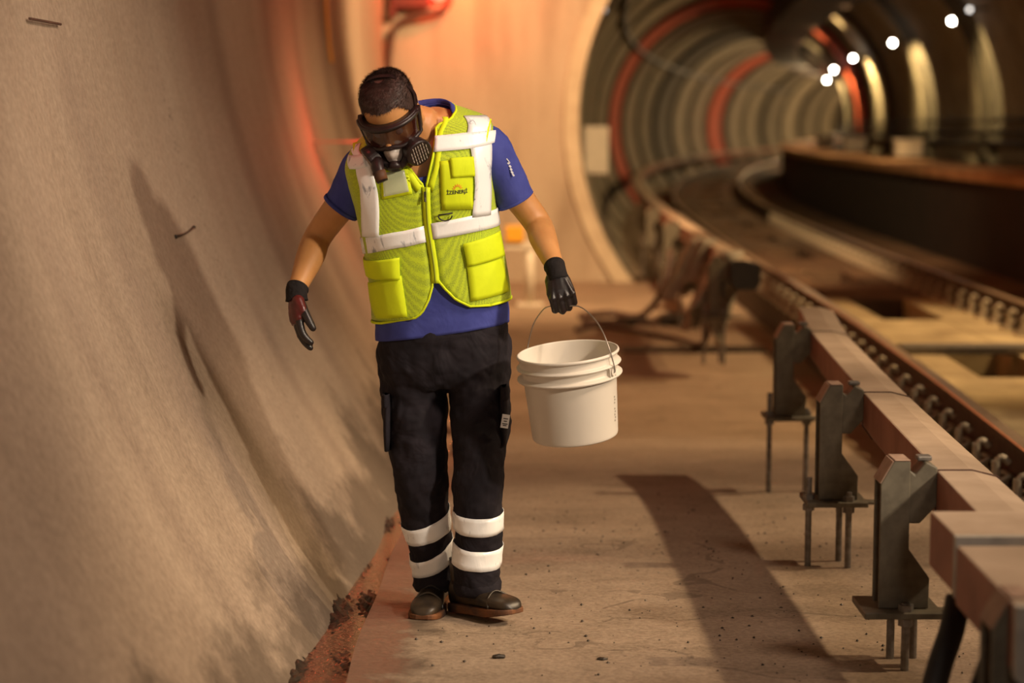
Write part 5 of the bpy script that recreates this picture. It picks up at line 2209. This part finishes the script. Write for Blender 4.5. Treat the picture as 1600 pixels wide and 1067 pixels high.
def rev(bm, prof, n=72):
    loft(bm, [[Bk(r * math.cos(2 * PI * k / n), r * math.sin(2 * PI * k / n), z) for k in range(n)] for r, z in prof], cap0=False, cap1=False)


r0 = 0.1515
bm = B()
prof = [(0.001, -.262), (.120, -.262), (.1275, -.258), (.129, -.25), (.1385, -.085), (.1405, -.078), (.1545, -.076), (.157, -.073), (.157, -.069), (.148, -.066), (.1425, -.062), (.1430, -.046), (.1550, -.040), (.1565, -.037), (.154, -.034), (.146, -.031), (.1462, -.010), (.1515, -.009), (.1535, -.005), (.152, 0), (.1480, .001), (.1455, -.002), (.1440, -.02), (.136, -.09), (.1255, -.25), (.110, -.256), (.001, -.256)]
rev(bm, prof)
shell = obj('shell', bm, M['bucket'], bk, smooth=True)
bev(shell, 0.0012, 2)
# ribs between the flanges and the ears for the wire
EA = math.radians(-36)
ears = []
bm = B()
for k in range(2):
    a = EA + k * PI
    for da in (-.09, .09):
        c, s = math.cos(a + da), math.sin(a + da)
        t_ = Vector((-s, c, 0)) * 0.0015
        v = [(r, z) for r, z in ((.142, -.074), (.156, -.074), (.1545, -.040), (.142, -.040))]
        loft(bm, [[Rb @ (Vector((r * c, r * s, z)) + t_ * q) for r, z in v] for q in (-1, 1)])
    c, s = math.cos(a), math.sin(a)
    cyl(bm, Bk(.142 * c, .142 * s, -.054), Bk(.158 * c, .158 * s, -.054), .011, 16)
obj('handle_ear', bm, M['bucket'], bk)
# wire bail through the closed hand
e1 = Bk(.160 * math.cos(EA), .160 * math.sin(EA), -.054)
e2 = Bk(.160 * math.cos(EA + PI), .160 * math.sin(EA + PI), -.054)
g = P(881, 479, 5.705) - BC
g1 = P(905, 479, 5.69) - BC
g2 = P(857, 479, 5.72) - BC
bm = B()
m1 = P(940, 515, 5.60) - BC
m2 = P(833, 508, 5.755) - BC
mm1 = P(952, 545, 5.565) - BC
mm2 = P(826, 535, 5.775) - BC
tube(bm, [e1 * 0.97, e1, e1 + Vector((0, 0, .012)), mm1, m1, P(925, 494, 5.64) - BC, g1, g, g2, P(845, 488, 5.74) - BC, m2, mm2, e2 + Vector((0, 0, .012)), e2, e2 * 0.97], .0019, 8, 6)
obj('wire_handle', bm, M['wire'], bk, smooth=True)
# small print at the right side of the bucket
bm = B()
for k in range(9):
    a = math.radians(-24 + (k % 2) * 1.5)
    z = -.135 - k * 0.009
    if k in (3,): continue
    rr_ = .1385 - (-.085 - z) * .0575 + .0006
    c, s = math.cos(a), math.sin(a)
    t_ = Vector((-s, c, 0)) * 0.003
    v = [Vector((rr_ * c, rr_ * s, z)) + t_, Vector((rr_ * c, rr_ * s, z)) - t_, Vector((rr_ * c, rr_ * s, z - .005)) - t_, Vector((rr_ * c, rr_ * s, z - .005)) + t_]
    loft(bm, [[Rb @ q for q in v], [Rb @ (q + Vector((c, s, 0)) * .0004) for q in v]])
obj('faint_print', bm, simple('grey_print', (0.3, 0.27, 0.23), None, 0.6, scale=10, bstr=0), bk, label='small grey moulded print')
